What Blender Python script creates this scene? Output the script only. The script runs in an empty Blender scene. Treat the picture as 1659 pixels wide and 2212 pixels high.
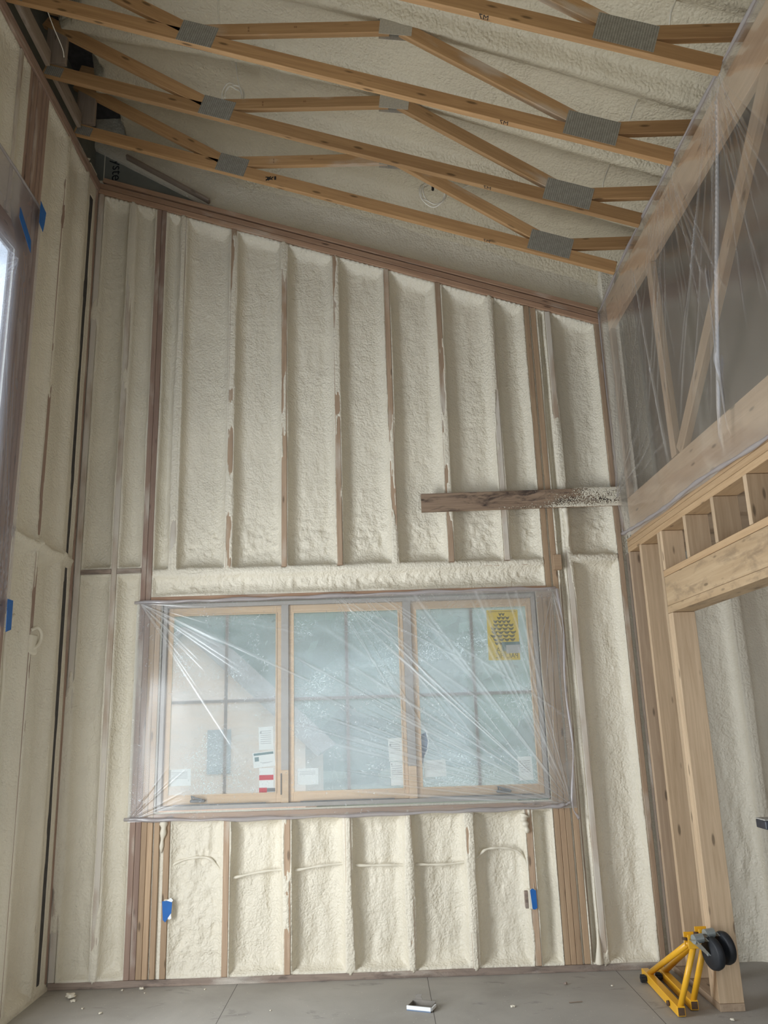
import bpy, bmesh, math, random
import numpy as np
from mathutils import Vector, Matrix

random.seed(7)
scene = bpy.context.scene
C = scene.collection

# ------------------------------------------------------------------ camera, world, lamps, exposure
cam_d = bpy.data.cameras.new('camera')
cam = bpy.data.objects.new('camera', cam_d)
C.objects.link(cam)
F_PX, YAW, PITCH, ROLL = 1742.42, 0.0121, 0.2515, -0.0316
CAM = Vector((2.186, -5.7714, 1.6165))
fw = Vector((math.sin(YAW) * math.cos(PITCH), math.cos(YAW) * math.cos(PITCH), math.sin(PITCH)))
rt = Vector((math.cos(YAW), -math.sin(YAW), 0))
up = rt.cross(fw)
r2 = rt * math.cos(ROLL) + up * math.sin(ROLL)
u2 = -rt * math.sin(ROLL) + up * math.cos(ROLL)
cam.matrix_world = Matrix(((r2.x, u2.x, -fw.x, CAM.x), (r2.y, u2.y, -fw.y, CAM.y), (r2.z, u2.z, -fw.z, CAM.z), (0, 0, 0, 1)))
cam_d.sensor_fit = 'VERTICAL'
cam_d.sensor_height = 24.0
cam_d.lens = F_PX * 24.0 / 2212.0
cam_d.clip_start = 0.05
cam_d.clip_end = 200
scene.camera = cam

scene.view_settings.view_transform = 'Standard'
scene.view_settings.look = 'None'
scene.view_settings.gamma = 1
scene.view_settings.use_curve_mapping = False
scene.view_settings.exposure = -0.1
scene.cycles.max_bounces = 8
scene.cycles.diffuse_bounces = 4
scene.cycles.glossy_bounces = 3
scene.cycles.transparent_max_bounces = 12
scene.cycles.adaptive_threshold = 0.04
scene.cycles.sample_clamp_indirect = 6
scene.cycles.caustics_reflective = False
scene.cycles.caustics_refractive = False
scene.cycles.use_denoising = True

world = bpy.data.worlds.new('sky')
scene.world = world
world.use_nodes = True
bg = world.node_tree.nodes['Background']
bg.inputs[0].default_value = (0.80, 0.90, 1.0, 1)
bg.inputs[1].default_value = 2.3


def lamp(name, loc, direction, sx, sy, power, col):
    l = bpy.data.lights.new(name, 'AREA')
    l.shape = 'RECTANGLE'
    l.size, l.size_y = sx, sy
    l.energy = power
    l.color = col
    o = bpy.data.objects.new(name, l)
    C.objects.link(o)
    o.location = loc
    o.rotation_euler = Vector(direction).to_track_quat('-Z', 'Y').to_euler()
    return o


lamp('daylight_left_window', (-0.45, -2.25, 3.45), (1, 0.1, -0.45), 1.7, 2.1, 27, (0.84, 0.90, 1.0))
lamp('daylight_left_door', (-0.30, -2.25, 1.10), (1, 0.25, 0.0), 1.5, 1.9, 138, (0.93, 0.97, 1.0))
lamp('daylight_rear_door', (2.0, -6.55, 1.35), (0, 1, 0.02), 2.8, 2.0, 9, (1.0, 0.90, 0.76))
lamp('daylight_side_room', (5.55, -2.6, 1.5), (-0.5, 1, 0), 1.2, 1.2, 3.5, (0.90, 0.95, 1.0))

# ------------------------------------------------------------------ helpers

def link(name, me, mat=None, parent=None):
    o = bpy.data.objects.new(name, me)
    C.objects.link(o)
    if mat is not None:
        me.materials.append(mat)
    if parent is not None:
        o.parent = parent
    return o


def tag(o, label, cat, group=None):
    o['label'] = label
    o['category'] = cat
    if group:
        o['group'] = group
    return o


def struct(o):
    o['kind'] = 'structure'
    return o


def empty(name, loc=(0, 0, 0)):
    o = bpy.data.objects.new(name, None)
    o.empty_display_size = 0.1
    C.objects.link(o)
    o.location = loc
    return o


def box_bm(bm, lo, hi, bev=0.0):
    vs = [bm.verts.new((x, y, z)) for x in (lo[0], hi[0]) for y in (lo[1], hi[1]) for z in (lo[2], hi[2])]
    fs = [(0, 1, 3, 2), (4, 6, 7, 5), (0, 4, 5, 1), (2, 3, 7, 6), (0, 2, 6, 4), (1, 5, 7, 3)]
    ff = [bm.faces.new([vs[i] for i in f]) for f in fs]
    if bev > 0:
        es = list({e for f in ff for e in f.edges})
        bmesh.ops.bevel(bm, geom=es, offset=bev, segments=1, affect='EDGES', profile=0.5)


def finish(name, bm, mat, parent=None, smooth=False):
    bmesh.ops.recalc_face_normals(bm, faces=bm.faces)
    me = bpy.data.meshes.new(name)
    bm.to_mesh(me)
    bm.free()
    if smooth:
        me.polygons.foreach_set('use_smooth', [True] * len(me.polygons))
    return link(name, me, mat, parent)


def box(name, lo, hi, mat, parent=None, bev=0.0):
    """axis-aligned box in the parent's frame"""
    bm = bmesh.new()
    box_bm(bm, lo, hi, bev)
    return finish(name, bm, mat, parent)


def board(name, a, b, side, h, w, mat, parent=None, bev=0.002, wob=0.0):
    """a board from a to b. Local X runs along it, local Z along `side` (thickness h), local Y the rest (w)."""
    a, b = Vector(a), Vector(b)
    X = (b - a).normalized()
    Z = Vector(side)
    Z = (Z - X * Z.dot(X)).normalized()
    Y = Z.cross(X)
    L = (b - a).length
    bm = bmesh.new()
    if wob:
        n = max(2, int(L / 0.12))
        rings = []
        ph = random.random() * 9
        for i in range(n + 1):
            x = L * i / n
            dz = wob * math.sin(x * 1.7 + ph) + wob * 0.4 * math.sin(x * 5.1 + ph * 2)
            rings.append([bm.verts.new((x, sy * w / 2, sz * h / 2 + dz)) for sy, sz in ((-1, -1), (1, -1), (1, 1), (-1, 1))])
        for i in range(n):
            for k in range(4):
                bm.faces.new((rings[i][k], rings[i][(k + 1) % 4], rings[i + 1][(k + 1) % 4], rings[i + 1][k]))
        bm.faces.new(rings[0])
        bm.faces.new(rings[-1])
    else:
        box_bm(bm, (0, -w / 2, -h / 2), (L, w / 2, h / 2), bev)
    o = finish(name, bm, mat, None)
    M = Matrix(((X.x, Y.x, Z.x, a.x), (X.y, Y.y, Z.y, a.y), (X.z, Y.z, Z.z, a.z), (0, 0, 0, 1)))
    if parent is not None:
        o.parent = parent
        o.matrix_local = Matrix.Translation(-Vector(parent.location)) @ M
    else:
        o.matrix_world = M
    return o


def vboard(name, x0, x1, y0, y1, z0, z1, mat, parent=None, bev=0.002):
    """vertical board given by its extents, grain upwards"""
    return board(name, ((x0 + x1) / 2, (y0 + y1) / 2, z0), ((x0 + x1) / 2, (y0 + y1) / 2, z1), (1, 0, 0), x1 - x0, y1 - y0, mat, parent, bev)


def hboard(name, x0, x1, y0, y1, z0, z1, mat, parent=None, bev=0.002):
    """board along x"""
    return board(name, (x0, (y0 + y1) / 2, (z0 + z1) / 2), (x1, (y0 + y1) / 2, (z0 + z1) / 2), (0, 0, 1), z1 - z0, y1 - y0, mat, parent, bev)


def yboard(name, x0, x1, y0, y1, z0, z1, mat, parent=None, bev=0.002):
    """board along y"""
    return board(name, ((x0 + x1) / 2, y0, (z0 + z1) / 2), ((x0 + x1) / 2, y1, (z0 + z1) / 2), (0, 0, 1), z1 - z0, x1 - x0, mat, parent, bev)


def catmull(pts, n=8):
    P = [Vector(p) for p in pts]
    P = [P[0] * 2 - P[1]] + P + [P[-1] * 2 - P[-2]]
    out = []
    for i in range(1, len(P) - 2):
        for k in range(n):
            t = k / n
            p0, p1, p2, p3 = P[i - 1:i + 3]
            out.append(0.5 * ((2 * p1) + (p2 - p0) * t + (2 * p0 - 5 * p1 + 4 * p2 - p3) * t * t + (3 * p1 - p0 - 3 * p2 + p3) * t ** 3))
    out.append(P[-2])
    return out


def tube_bm(bm, path, r, seg=8, closed_ends=True):
    path = [Vector(p) for p in path]
    rings = []
    N = None
    for i, p in enumerate(path):
        T = (path[min(i + 1, len(path) - 1)] - path[max(i - 1, 0)]).normalized()
        if N is None:
            N = T.orthogonal().normalized()
        else:
            N = (N - T * N.dot(T)).normalized()
        B = T.cross(N)
        rr = r(i / (len(path) - 1)) if callable(r) else r
        rings.append([bm.verts.new(p + (N * math.cos(2 * math.pi * k / seg) + B * math.sin(2 * math.pi * k / seg)) * rr) for k in range(seg)])
    for i in range(len(rings) - 1):
        for k in range(seg):
            bm.faces.new((rings[i][k], rings[i][(k + 1) % seg], rings[i + 1][(k + 1) % seg], rings[i + 1][k]))
    if closed_ends:
        bm.faces.new(rings[0][::-1])
        bm.faces.new(rings[-1])


def tube(name, path, r, mat, parent=None, seg=8, smooth=True):
    bm = bmesh.new()
    tube_bm(bm, path, r, seg)
    return finish(name, bm, mat, parent, smooth)


def reparent(ch, newp):
    bpy.context.view_layer.update()
    mw = ch.matrix_world.copy()
    ch.parent = newp
    ch.matrix_local = newp.matrix_world.inverted() @ mw
    return ch


def prism(name, poly, y0, y1, mat, parent=None, plane='xz'):
    """extrude a polygon given in xz (or yz) between two depths"""
    bm = bmesh.new()

    def P(p, d):
        return (p[0], d, p[1]) if plane == 'xz' else ((d, p[0], p[1]) if plane == 'yz' else (p[0], p[1], d))
    A = [bm.verts.new(P(p, y0)) for p in poly]
    B = [bm.verts.new(P(p, y1)) for p in poly]
    n = len(poly)
    bm.faces.new(A)
    bm.faces.new(B[::-1])
    for i in range(n):
        bm.faces.new((A[i], B[i], B[(i + 1) % n], A[(i + 1) % n]))
    return finish(name, bm, mat, parent)


def text_obj(name, s, size, mat, M, parent=None, depth=0.0004):
    cu = bpy.data.curves.new(name, 'FONT')
    cu.body = s
    cu.size = size
    cu.extrude = depth
    t = bpy.data.objects.new(name, cu)
    C.objects.link(t)
    dg = bpy.context.evaluated_depsgraph_get()
    me = bpy.data.meshes.new_from_object(t.evaluated_get(dg))
    bpy.data.objects.remove(t)
    me.materials.clear()
    o = link(name, me, mat, parent)
    if parent is not None:
        o.matrix_local = M
    else:
        o.matrix_world = M
    return o


def frame_M(origin, X, Y):
    X, Y = Vector(X), Vector(Y)
    Z = X.normalized().cross(Y.normalized())
    return Matrix(((X.x, Y.x, Z.x, origin[0]), (X.y, Y.y, Z.y, origin[1]), (X.z, Y.z, Z.z, origin[2]), (0, 0, 0, 1)))


# numpy noise -------------------------------------------------------

def vnoise(x, y, seed):
    rs = np.random.RandomState(seed)
    lat = rs.rand(257, 257)
    xi, yi = np.floor(x).astype(int), np.floor(y).astype(int)
    fx, fy = x - xi, y - yi
    fx, fy = fx * fx * (3 - 2 * fx), fy * fy * (3 - 2 * fy)
    a = lat[xi % 256, yi % 256]
    b = lat[(xi + 1) % 256, yi % 256]
    c = lat[xi % 256, (yi + 1) % 256]
    d = lat[(xi + 1) % 256, (yi + 1) % 256]
    return a * (1 - fx) * (1 - fy) + b * fx * (1 - fy) + c * (1 - fx) * fy + d * fx * fy


def fbm(x, y, sx, sy, seed, octs=3):
    v, a, t = 0, 1.0, 0
    for k in range(octs):
        v = v + a * (vnoise(x * sx * 2 ** k + 31.7 * k, y * sy * 2 ** k + 11.3 * k, seed + k) - 0.5)
        t += a
        a *= 0.5
    return v / t * 2


def grid_mesh(name, X, Y, Z, mat, mask=None, attr=None, parent=None):
    """X, Y, Z: 2-D arrays of vertex positions; mask: faces kept"""
    n, m = X.shape
    co = np.stack([X, Y, Z], -1).reshape(-1, 3).astype(np.float32)
    idx = np.arange(n * m).reshape(n, m)
    q = np.stack([idx[:-1, :-1], idx[1:, :-1], idx[1:, 1:], idx[:-1, 1:]], -1)
    if mask is not None:
        q = q[mask]
    q = q.reshape(-1, 4)
    me = bpy.data.meshes.new(name)
    me.vertices.add(len(co))
    me.vertices.foreach_set('co', co.ravel())
    me.loops.add(len(q) * 4)
    me.loops.foreach_set('vertex_index', q.ravel().astype(np.int32))
    me.polygons.add(len(q))
    me.polygons.foreach_set('loop_start', np.arange(0, len(q) * 4, 4, dtype=np.int32))
    me.polygons.foreach_set('use_smooth', np.ones(len(q), dtype=bool))
    if attr:
        for k, v in attr.items():
            at = me.attributes.new(k, 'FLOAT', 'POINT')
            at.data.foreach_set('value', v.ravel().astype(np.float32))
    me.update(calc_edges=True)
    me.validate()
    return link(name, me, mat, parent)


# ------------------------------------------------------------------ materials

def new_mat(name):
    m = bpy.data.materials.new(name)
    m.use_nodes = True
    nt = m.node_tree
    for n in list(nt.nodes):
        nt.nodes.remove(n)
    return m, nt, nt.nodes, nt.links


def nd(N, t, **kw):
    n = N.new(t)
    for k, v in kw.items():
        setattr(n, k, v)
    return n


def math_n(N, L, op, a, b=None, clamp=False):
    n = N.new('ShaderNodeMath')
    n.operation = op
    n.use_clamp = clamp
    for i, v in enumerate((a, b)):
        if v is None:
            continue
        if isinstance(v, (int, float)):
            n.inputs[i].default_value = v
        else:
            L.new(v, n.inputs[i])
    return n.outputs[0]


def mix_c(N, L, f, a, b, mode='MIX'):
    n = N.new('ShaderNodeMix')
    n.data_type = 'RGBA'
    n.blend_type = mode
    for i, v in ((0, f), (6, a), (7, b)):
        if isinstance(v, (int, float)):
            n.inputs[i].default_value = v
        elif isinstance(v, tuple):
            n.inputs[i].default_value = (*v, 1) if len(v) == 3 else v
        else:
            L.new(v, n.inputs[i])
    return n.outputs[2]


def ramp(N, L, f, stops):
    n = N.new('ShaderNodeValToRGB')
    L.new(f, n.inputs[0])
    e = n.color_ramp.elements
    e[0].position, e[0].color = stops[0][0], (*stops[0][1], 1)
    e[1].position, e[1].color = stops[-1][0], (*stops[-1][1], 1)
    for p, c in stops[1:-1]:
        x = e.new(p)
        x.color = (*c, 1)
    return n.outputs[0]


def mapping(N, L, scale, src='Object'):
    tc = N.new('ShaderNodeTexCoord')
    mp = N.new('ShaderNodeMapping')
    mp.inputs['Scale'].default_value = scale
    L.new(tc.outputs[src], mp.inputs[0])
    return mp.outputs[0]


def noise(N, L, vec, scale, detail=3, rough=0.5, dist=0.0):
    n = N.new('ShaderNodeTexNoise')
    n.inputs['Scale'].default_value = scale
    n.inputs['Detail'].default_value = detail
    n.inputs['Roughness'].default_value = rough
    n.inputs['Distortion'].default_value = dist
    L.new(vec, n.inputs['Vector'])
    return n.outputs['Fac']


def principled(N, L, col=None, rough=0.6, spec=0.3, bump=None, metal=0.0, bstr=0.3, bdist=0.01):
    p = N.new('ShaderNodeBsdfPrincipled')
    p.inputs['Roughness'].default_value = rough if not hasattr(rough, 'links') else 0.5
    p.inputs['Specular IOR Level'].default_value = spec
    p.inputs['Metallic'].default_value = metal
    if isinstance(col, tuple):
        p.inputs['Base Color'].default_value = (*col, 1)
    elif col is not None:
        L.new(col, p.inputs['Base Color'])
    if bump is not None:
        b = N.new('ShaderNodeBump')
        b.inputs['Strength'].default_value = bstr
        b.inputs['Distance'].default_value = bdist
        L.new(bump, b.inputs['Height'])
        L.new(b.outputs[0], p.inputs['Normal'])
    o = N.new('ShaderNodeOutputMaterial')
    L.new(p.outputs[0], o.inputs[0])
    return p


FOAM = (0.73, 0.674, 0.555)


def foam_mat(name, base=FOAM, cell=70, bstr=0.55, scale=(1, 1, 1), smoothness=0.5):
    m, nt, N, L = new_mat(name)
    v = mapping(N, L, scale)
    vo = N.new('ShaderNodeTexVoronoi')
    vo.feature = 'F1'
    vo.inputs['Scale'].default_value = cell * 0.9
    wv = N.new('ShaderNodeVectorMath')
    wv.operation = 'ADD'
    wn = N.new('ShaderNodeTexNoise')
    wn.inputs['Scale'].default_value = cell * 0.25
    L.new(v, wn.inputs['Vector'])
    ws = N.new('ShaderNodeVectorMath')
    ws.operation = 'SCALE'
    ws.inputs['Scale'].default_value = 0.035
    L.new(wn.outputs['Color'], ws.inputs[0])
    L.new(v, wv.inputs[0])
    L.new(ws.outputs[0], wv.inputs[1])
    L.new(wv.outputs[0], vo.inputs['Vector'])
    n1 = math_n(N, L, 'SUBTRACT', 0.9, vo.outputs['Distance'])
    n2 = noise(N, L, v, cell * 0.3, 3, 0.55, 1.2)
    h = math_n(N, L, 'ADD', math_n(N, L, 'MULTIPLY', n1, 0.55), math_n(N, L, 'MULTIPLY', n2, 0.9))
    big = noise(N, L, v, 1.3, 3, 0.6)
    amt = ramp(N, L, big, [(0.35, (0.55,) * 3), (0.65, (1.0,) * 3)])
    h = math_n(N, L, 'MULTIPLY', h, amt)
    tone = noise(N, L, v, 2.3, 4, 0.6)
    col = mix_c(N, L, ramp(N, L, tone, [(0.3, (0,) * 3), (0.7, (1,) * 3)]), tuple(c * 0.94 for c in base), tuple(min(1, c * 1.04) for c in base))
    principled(N, L, col, smoothness, 0.35, h, bstr=1.0, bdist=0.016 * bstr)
    return m


def wood_mat(name, light, dark, spray=0.0, knots=0.5, rough=0.65, stain=0.0, grain=34):
    """grain along local X; spray = how much of the surface the drifted foam dust has whitened"""
    m, nt, N, L = new_mat(name)
    tc = N.new('ShaderNodeTexCoord')
    oi = N.new('ShaderNodeObjectInfo')
    off = N.new('ShaderNodeVectorMath')
    off.operation = 'ADD'
    sc = N.new('ShaderNodeVectorMath')
    sc.operation = 'SCALE'
    sc.inputs[0].default_value = (7.3, 3.1, 5.7)
    L.new(oi.outputs['Random'], sc.inputs['Scale'])
    L.new(tc.outputs['Object'], off.inputs[0])
    L.new(sc.outputs[0], off.inputs[1])
    mp = N.new('ShaderNodeMapping')
    mp.inputs['Scale'].default_value = (0.05, 1, 1)
    L.new(off.outputs[0], mp.inputs[0])
    g = noise(N, L, mp.outputs[0], grain, 5, 0.6, 0.8)
    g2 = noise(N, L, mp.outputs[0], grain * 4, 2, 0.5)
    gg = math_n(N, L, 'ADD', math_n(N, L, 'MULTIPLY', g, 0.8), math_n(N, L, 'MULTIPLY', g2, 0.2))
    col = ramp(N, L, gg, [(0.32, dark), (0.5, tuple((a + b) / 2 for a, b in zip(light, dark))), (0.66, light)])
    # knots
    vm = N.new('ShaderNodeMapping')
    vm.inputs['Scale'].default_value = (4.0, 15, 15)
    L.new(off.outputs[0], vm.inputs[0])
    vo = N.new('ShaderNodeTexVoronoi')
    vo.inputs['Scale'].default_value = 1.0
    vo.inputs['Randomness'].default_value = 1.0
    L.new(vm.outputs[0], vo.inputs['Vector'])
    kf = ramp(N, L, vo.outputs['Distance'], [(0.09, (1,) * 3), (0.14 + 0.03 * knots, (0,) * 3)])
    col = mix_c(N, L, math_n(N, L, 'MULTIPLY', kf, 0.75 * min(1, knots * 1.5)), col, tuple(c * 0.28 for c in dark))
    # board to board tone
    hs = N.new('ShaderNodeHueSaturation')
    L.new(math_n(N, L, 'ADD', math_n(N, L, 'MULTIPLY', oi.outputs['Random'], 0.3), 0.85), hs.inputs['Value'])
    L.new(col, hs.inputs['Color'])
    col = hs.outputs[0]
    if stain > 0:
        sm = N.new('ShaderNodeMapping')
        sm.inputs['Scale'].default_value = (0.5, 1.6, 1.6)
        L.new(off.outputs[0], sm.inputs[0])
        s = noise(N, L, sm.outputs[0], 9, 5, 0.65, 0.5)
        sf = ramp(N, L, s, [(0.5, (0,) * 3), (0.66, (1,) * 3)])
        col = mix_c(N, L, math_n(N, L, 'MULTIPLY', sf, stain), col, (0.045, 0.032, 0.03))
    if spray > 0:
        sm = N.new('ShaderNodeMapping')
        sm.inputs['Scale'].default_value = (0.55, 2.0, 2.0)
        L.new(off.outputs[0], sm.inputs[0])
        a = noise(N, L, sm.outputs[0], 3.2, 3, 0.6)
        fine = noise(N, L, off.outputs[0], 260, 2, 0.5)
        a = math_n(N, L, 'ADD', a, math_n(N, L, 'MULTIPLY', math_n(N, L, 'SUBTRACT', fine, 0.5), 0.12))
        lo = 0.80 - 0.62 * spray
        f = ramp(N, L, a, [(lo, (0,) * 3), (lo + 0.2, (1,) * 3)])
        col = mix_c(N, L, math_n(N, L, 'MULTIPLY', f, 0.55 + 0.4 * spray), col, (0.66, 0.615, 0.54))
    principled(N, L, col, rough, 0.25, gg, bstr=0.12, bdist=0.002)
    return m


def flat_mat(name, col, rough=0.6, spec=0.3, metal=0.0, var=0.0, scale=30, bstr=0.0):
    m, nt, N, L = new_mat(name)
    v = mapping(N, L, (1, 1, 1))
    n = noise(N, L, v, scale, 3)
    c = mix_c(N, L, n, tuple(x * (1 - var) for x in col), tuple(min(1, x * (1 + var)) for x in col))
    principled(N, L, c, rough, spec, n if bstr else None, metal, bstr, 0.003)
    return m


M = {}
M['foam'] = foam_mat('foam')
M['foam_rough'] = foam_mat('foam_rough', cell=45, bstr=0.8)
M['foam_ceiling'] = foam_mat('foam_ceiling', base=(0.60, 0.53, 0.39), cell=60, bstr=0.8)  # same foam, darker and warmer: the ceiling's dimness is put into the colour
M['foam_smooth'] = foam_mat('foam_smooth', cell=25, bstr=0.25)
M['truss'] = wood_mat('truss_wood', (0.49, 0.295, 0.14), (0.34, 0.19, 0.085), 0.0, 0.9)
M['truss_edge'] = M['truss']
M['truss_sprayed'] = wood_mat('truss_wood_sprayed', (0.54, 0.33, 0.16), (0.38, 0.22, 0.10), 0.42, 0.4)
M['stud'] = wood_mat('stud_wood', (0.47, 0.34, 0.235), (0.34, 0.235, 0.16), 0.42, 0.6)
M['stud_clean'] = wood_mat('stud_wood_clean', (0.47, 0.335, 0.215), (0.35, 0.235, 0.15), 0.0, 0.7)
M['stud_red'] = wood_mat('stud_wood_reddish', (0.37, 0.26, 0.20), (0.27, 0.18, 0.145), 0.40, 0.5)
M['stud_sprayed'] = wood_mat('stud_wood_sprayed', (0.46, 0.36, 0.27), (0.36, 0.27, 0.20), 0.75, 0.4)
M['stud_grey'] = wood_mat('stud_wood_grey', (0.34, 0.27, 0.215), (0.23, 0.18, 0.14), 0.3, 0.4)
M['plate'] = wood_mat('plate_wood', (0.45, 0.29, 0.19), (0.30, 0.18, 0.12), 0.32, 0.7)
M['plate_dusty'] = wood_mat('plate_wood_dusty', (0.40, 0.31, 0.25), (0.24, 0.19, 0.16), 0.42, 0.4, stain=0.5)
M['weathered'] = wood_mat('weathered_wood', (0.42, 0.30, 0.21), (0.20, 0.135, 0.095), 0.25, 0.9, stain=1.0)
M['pale'] = wood_mat('pale_wood', (0.59, 0.44, 0.295), (0.44, 0.315, 0.20), 0.0, 0.7)
M['pale_side'] = wood_mat('pale_brown_wood', (0.48, 0.36, 0.25), (0.36, 0.26, 0.18), 0.0, 0.8)
M['ledge'] = wood_mat('ledge_wood', (0.58, 0.40, 0.235), (0.44, 0.285, 0.155), 0.0, 0.6)
M['lvl'] = wood_mat('header_wood', (0.60, 0.44, 0.275), (0.45, 0.31, 0.18), 0.0, 0.6, stain=0.35, grain=20)
M['sash'] = wood_mat('sash_wood', (0.72, 0.52, 0.34), (0.58, 0.40, 0.25), 0.0, 0.0, 0.4)
M['jamb'] = flat_mat('grey_jamb', (0.42, 0.38, 0.35), 0.5, var=0.1)
M['muntin'] = flat_mat('brown_muntin', (0.50, 0.38, 0.34), 0.5)
M['dark'] = flat_mat('dark_membrane', (0.07, 0.065, 0.065), 0.8, var=0.5, scale=25)
M['sheathing'] = flat_mat('grey_green_sheathing', (0.20, 0.205, 0.18), 0.8, var=0.15, scale=12)
M['black'] = flat_mat('black_ink', (0.02, 0.02, 0.02), 0.8)
M['stamp'] = flat_mat('brown_stamp', (0.16, 0.07, 0.03), 0.8)
M['cable'] = flat_mat('white_cable', (0.86, 0.83, 0.74), 0.45, var=0.05)
M['tape'] = flat_mat('blue_tape', (0.02, 0.13, 0.42), 0.6, var=0.12)
M['yellow'] = flat_mat('yellow_paint', (0.80, 0.42, 0.025), 0.35, 0.5, var=0.06)
M['rubber'] = flat_mat('black_rubber', (0.018, 0.02, 0.024), 0.55, 0.4, var=0.3)
M['zinc'] = flat_mat('grey_zinc', (0.36, 0.40, 0.40), 0.4, 0.5, 0.5, var=0.1)
M['rust'] = flat_mat('rusty_grime', (0.10, 0.06, 0.035), 0.8, var=0.3)
M['white'] = flat_mat('white_plastic', (0.82, 0.84, 0.86), 0.4)
M['bluegrey'] = flat_mat('blue_grey_edge', (0.17, 0.23, 0.33), 0.4)
M['drab'] = flat_mat('drab_inside', (0.22, 0.20, 0.175), 0.7, var=0.2)
M['handle'] = flat_mat('dark_bronze', (0.10, 0.105, 0.11), 0.4, 0.5)
M['greytext'] = flat_mat('grey_print', (0.50, 0.50, 0.50), 0.7)
M['greenprint'] = flat_mat('green_grey_print', (0.13, 0.22, 0.23), 0.7)
M['olive'] = flat_mat('olive_print', (0.13, 0.12, 0.06), 0.7)
M['house'] = flat_mat('tan_siding', (0.80, 0.52, 0.38), 0.8, var=0.05)
M['roofing'] = flat_mat('brown_roofing', (0.30, 0.22, 0.19), 0.9)
M['darkglass'] = flat_mat('dark_glass', (0.30, 0.26, 0.25), 0.2)
M['leaf'] = flat_mat('leaves', (0.10, 0.145, 0.10), 0.7, var=0.4, scale=2)
M['bark'] = flat_mat('bark', (0.12, 0.09, 0.07), 0.9, var=0.3)
M['ground'] = flat_mat('ground_grass', (0.22, 0.23, 0.15), 0.9, var=0.3, scale=1)
M['bench'] = flat_mat('dark_grey_metal', (0.06, 0.065, 0.08), 0.45, 0.5, 0.3, var=0.3)
M['splatter'] = flat_mat('foam_splatter', (0.42, 0.41, 0.38), 0.7, var=0.5, scale=60)


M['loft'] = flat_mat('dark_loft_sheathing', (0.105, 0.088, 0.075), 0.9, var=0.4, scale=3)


def floor_mat():
    m, nt, N, L = new_mat('subfloor')
    v = mapping(N, L, (1, 1, 1))
    a = noise(N, L, v, 1.6, 5, 0.6, 0.4)
    b = noise(N, L, v, 240, 2, 0.6)
    col = ramp(N, L, a, [(0.3, (0.30, 0.28, 0.25)), (0.7, (0.42, 0.395, 0.36))])
    col = mix_c(N, L, ramp(N, L, b, [(0.35, (0,) * 3), (0.75, (0.30,) * 3)]), col, (0.52, 0.50, 0.46))
    # dark scuffs
    mp = mapping(N, L, (1.0, 2.2, 1))
    s = noise(N, L, mp, 3.1, 5, 0.7, 0.7)
    col = mix_c(N, L, ramp(N, L, s, [(0.6, (0,) * 3), (0.7, (0.42,) * 3)]), col, (0.12, 0.115, 0.11))
    # pale dust flecks
    vo = N.new('ShaderNodeTexVoronoi')
    vo.inputs['Scale'].default_value = 19
    L.new(v, vo.inputs['Vector'])
    col = mix_c(N, L, ramp(N, L, vo.outputs['Distance'], [(0.05, (0.8,) * 3), (0.075, (0,) * 3)]), col, (0.62, 0.59, 0.52))
    # panel joints
    br = N.new('ShaderNodeTexBrick')
    br.inputs['Scale'].default_value = 1.0
    br.inputs['Brick Width'].default_value = 1.22
    br.inputs['Row Height'].default_value = 2.44
    br.inputs['Mortar Size'].default_value = 0.0022
    br.offset = 0.5
    mo = N.new('ShaderNodeMapping')
    mo.inputs['Location'].default_value = (0.0, -0.2, 0)
    tc = N.new('ShaderNodeTexCoord')
    L.new(tc.outputs['Object'], mo.inputs[0])
    L.new(mo.outputs[0], br.inputs['Vector'])
    col = mix_c(N, L, math_n(N, L, 'MULTIPLY', br.outputs['Fac'], 0.8), col, (0.05, 0.045, 0.04))
    principled(N, L, col, 0.75, 0.3, b, bstr=0.15, bdist=0.002)
    return m


M['floor'] = floor_mat()


def plate_metal():
    m, nt, N, L = new_mat('galvanised_nail_plate')
    v = mapping(N, L, (1, 1, 1))
    mp = N.new('ShaderNodeMapping')
    mp.inputs['Scale'].default_value = (75, 75, 190)
    tc = N.new('ShaderNodeTexCoord')
    L.new(tc.outputs['Object'], mp.inputs[0])
    ck = N.new('ShaderNodeTexVoronoi')
    ck.inputs['Scale'].default_value = 1
    ck.inputs['Randomness'].default_value = 0.1
    L.new(mp.outputs[0], ck.inputs['Vector'])
    dots = ramp(N, L, ck.outputs['Distance'], [(0.28, (1,) * 3), (0.38, (0,) * 3)])
    n = noise(N, L, v, 40, 3)
    base = ramp(N, L, n, [(0.3, (0.30, 0.285, 0.25)), (0.7, (0.40, 0.385, 0.34))])
    col = mix_c(N, L, math_n(N, L, 'MULTIPLY', dots, 0.7), base, (0.10, 0.09, 0.07))
    principled(N, L, col, 0.5, 0.4, dots, 0.25, -0.3, 0.002)
    return m


M['nailplate'] = plate_metal()
M['nailplate_sprayed'] = flat_mat('nail_plate_dusted', (0.50, 0.46, 0.38), 0.7, var=0.3, scale=90)


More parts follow.
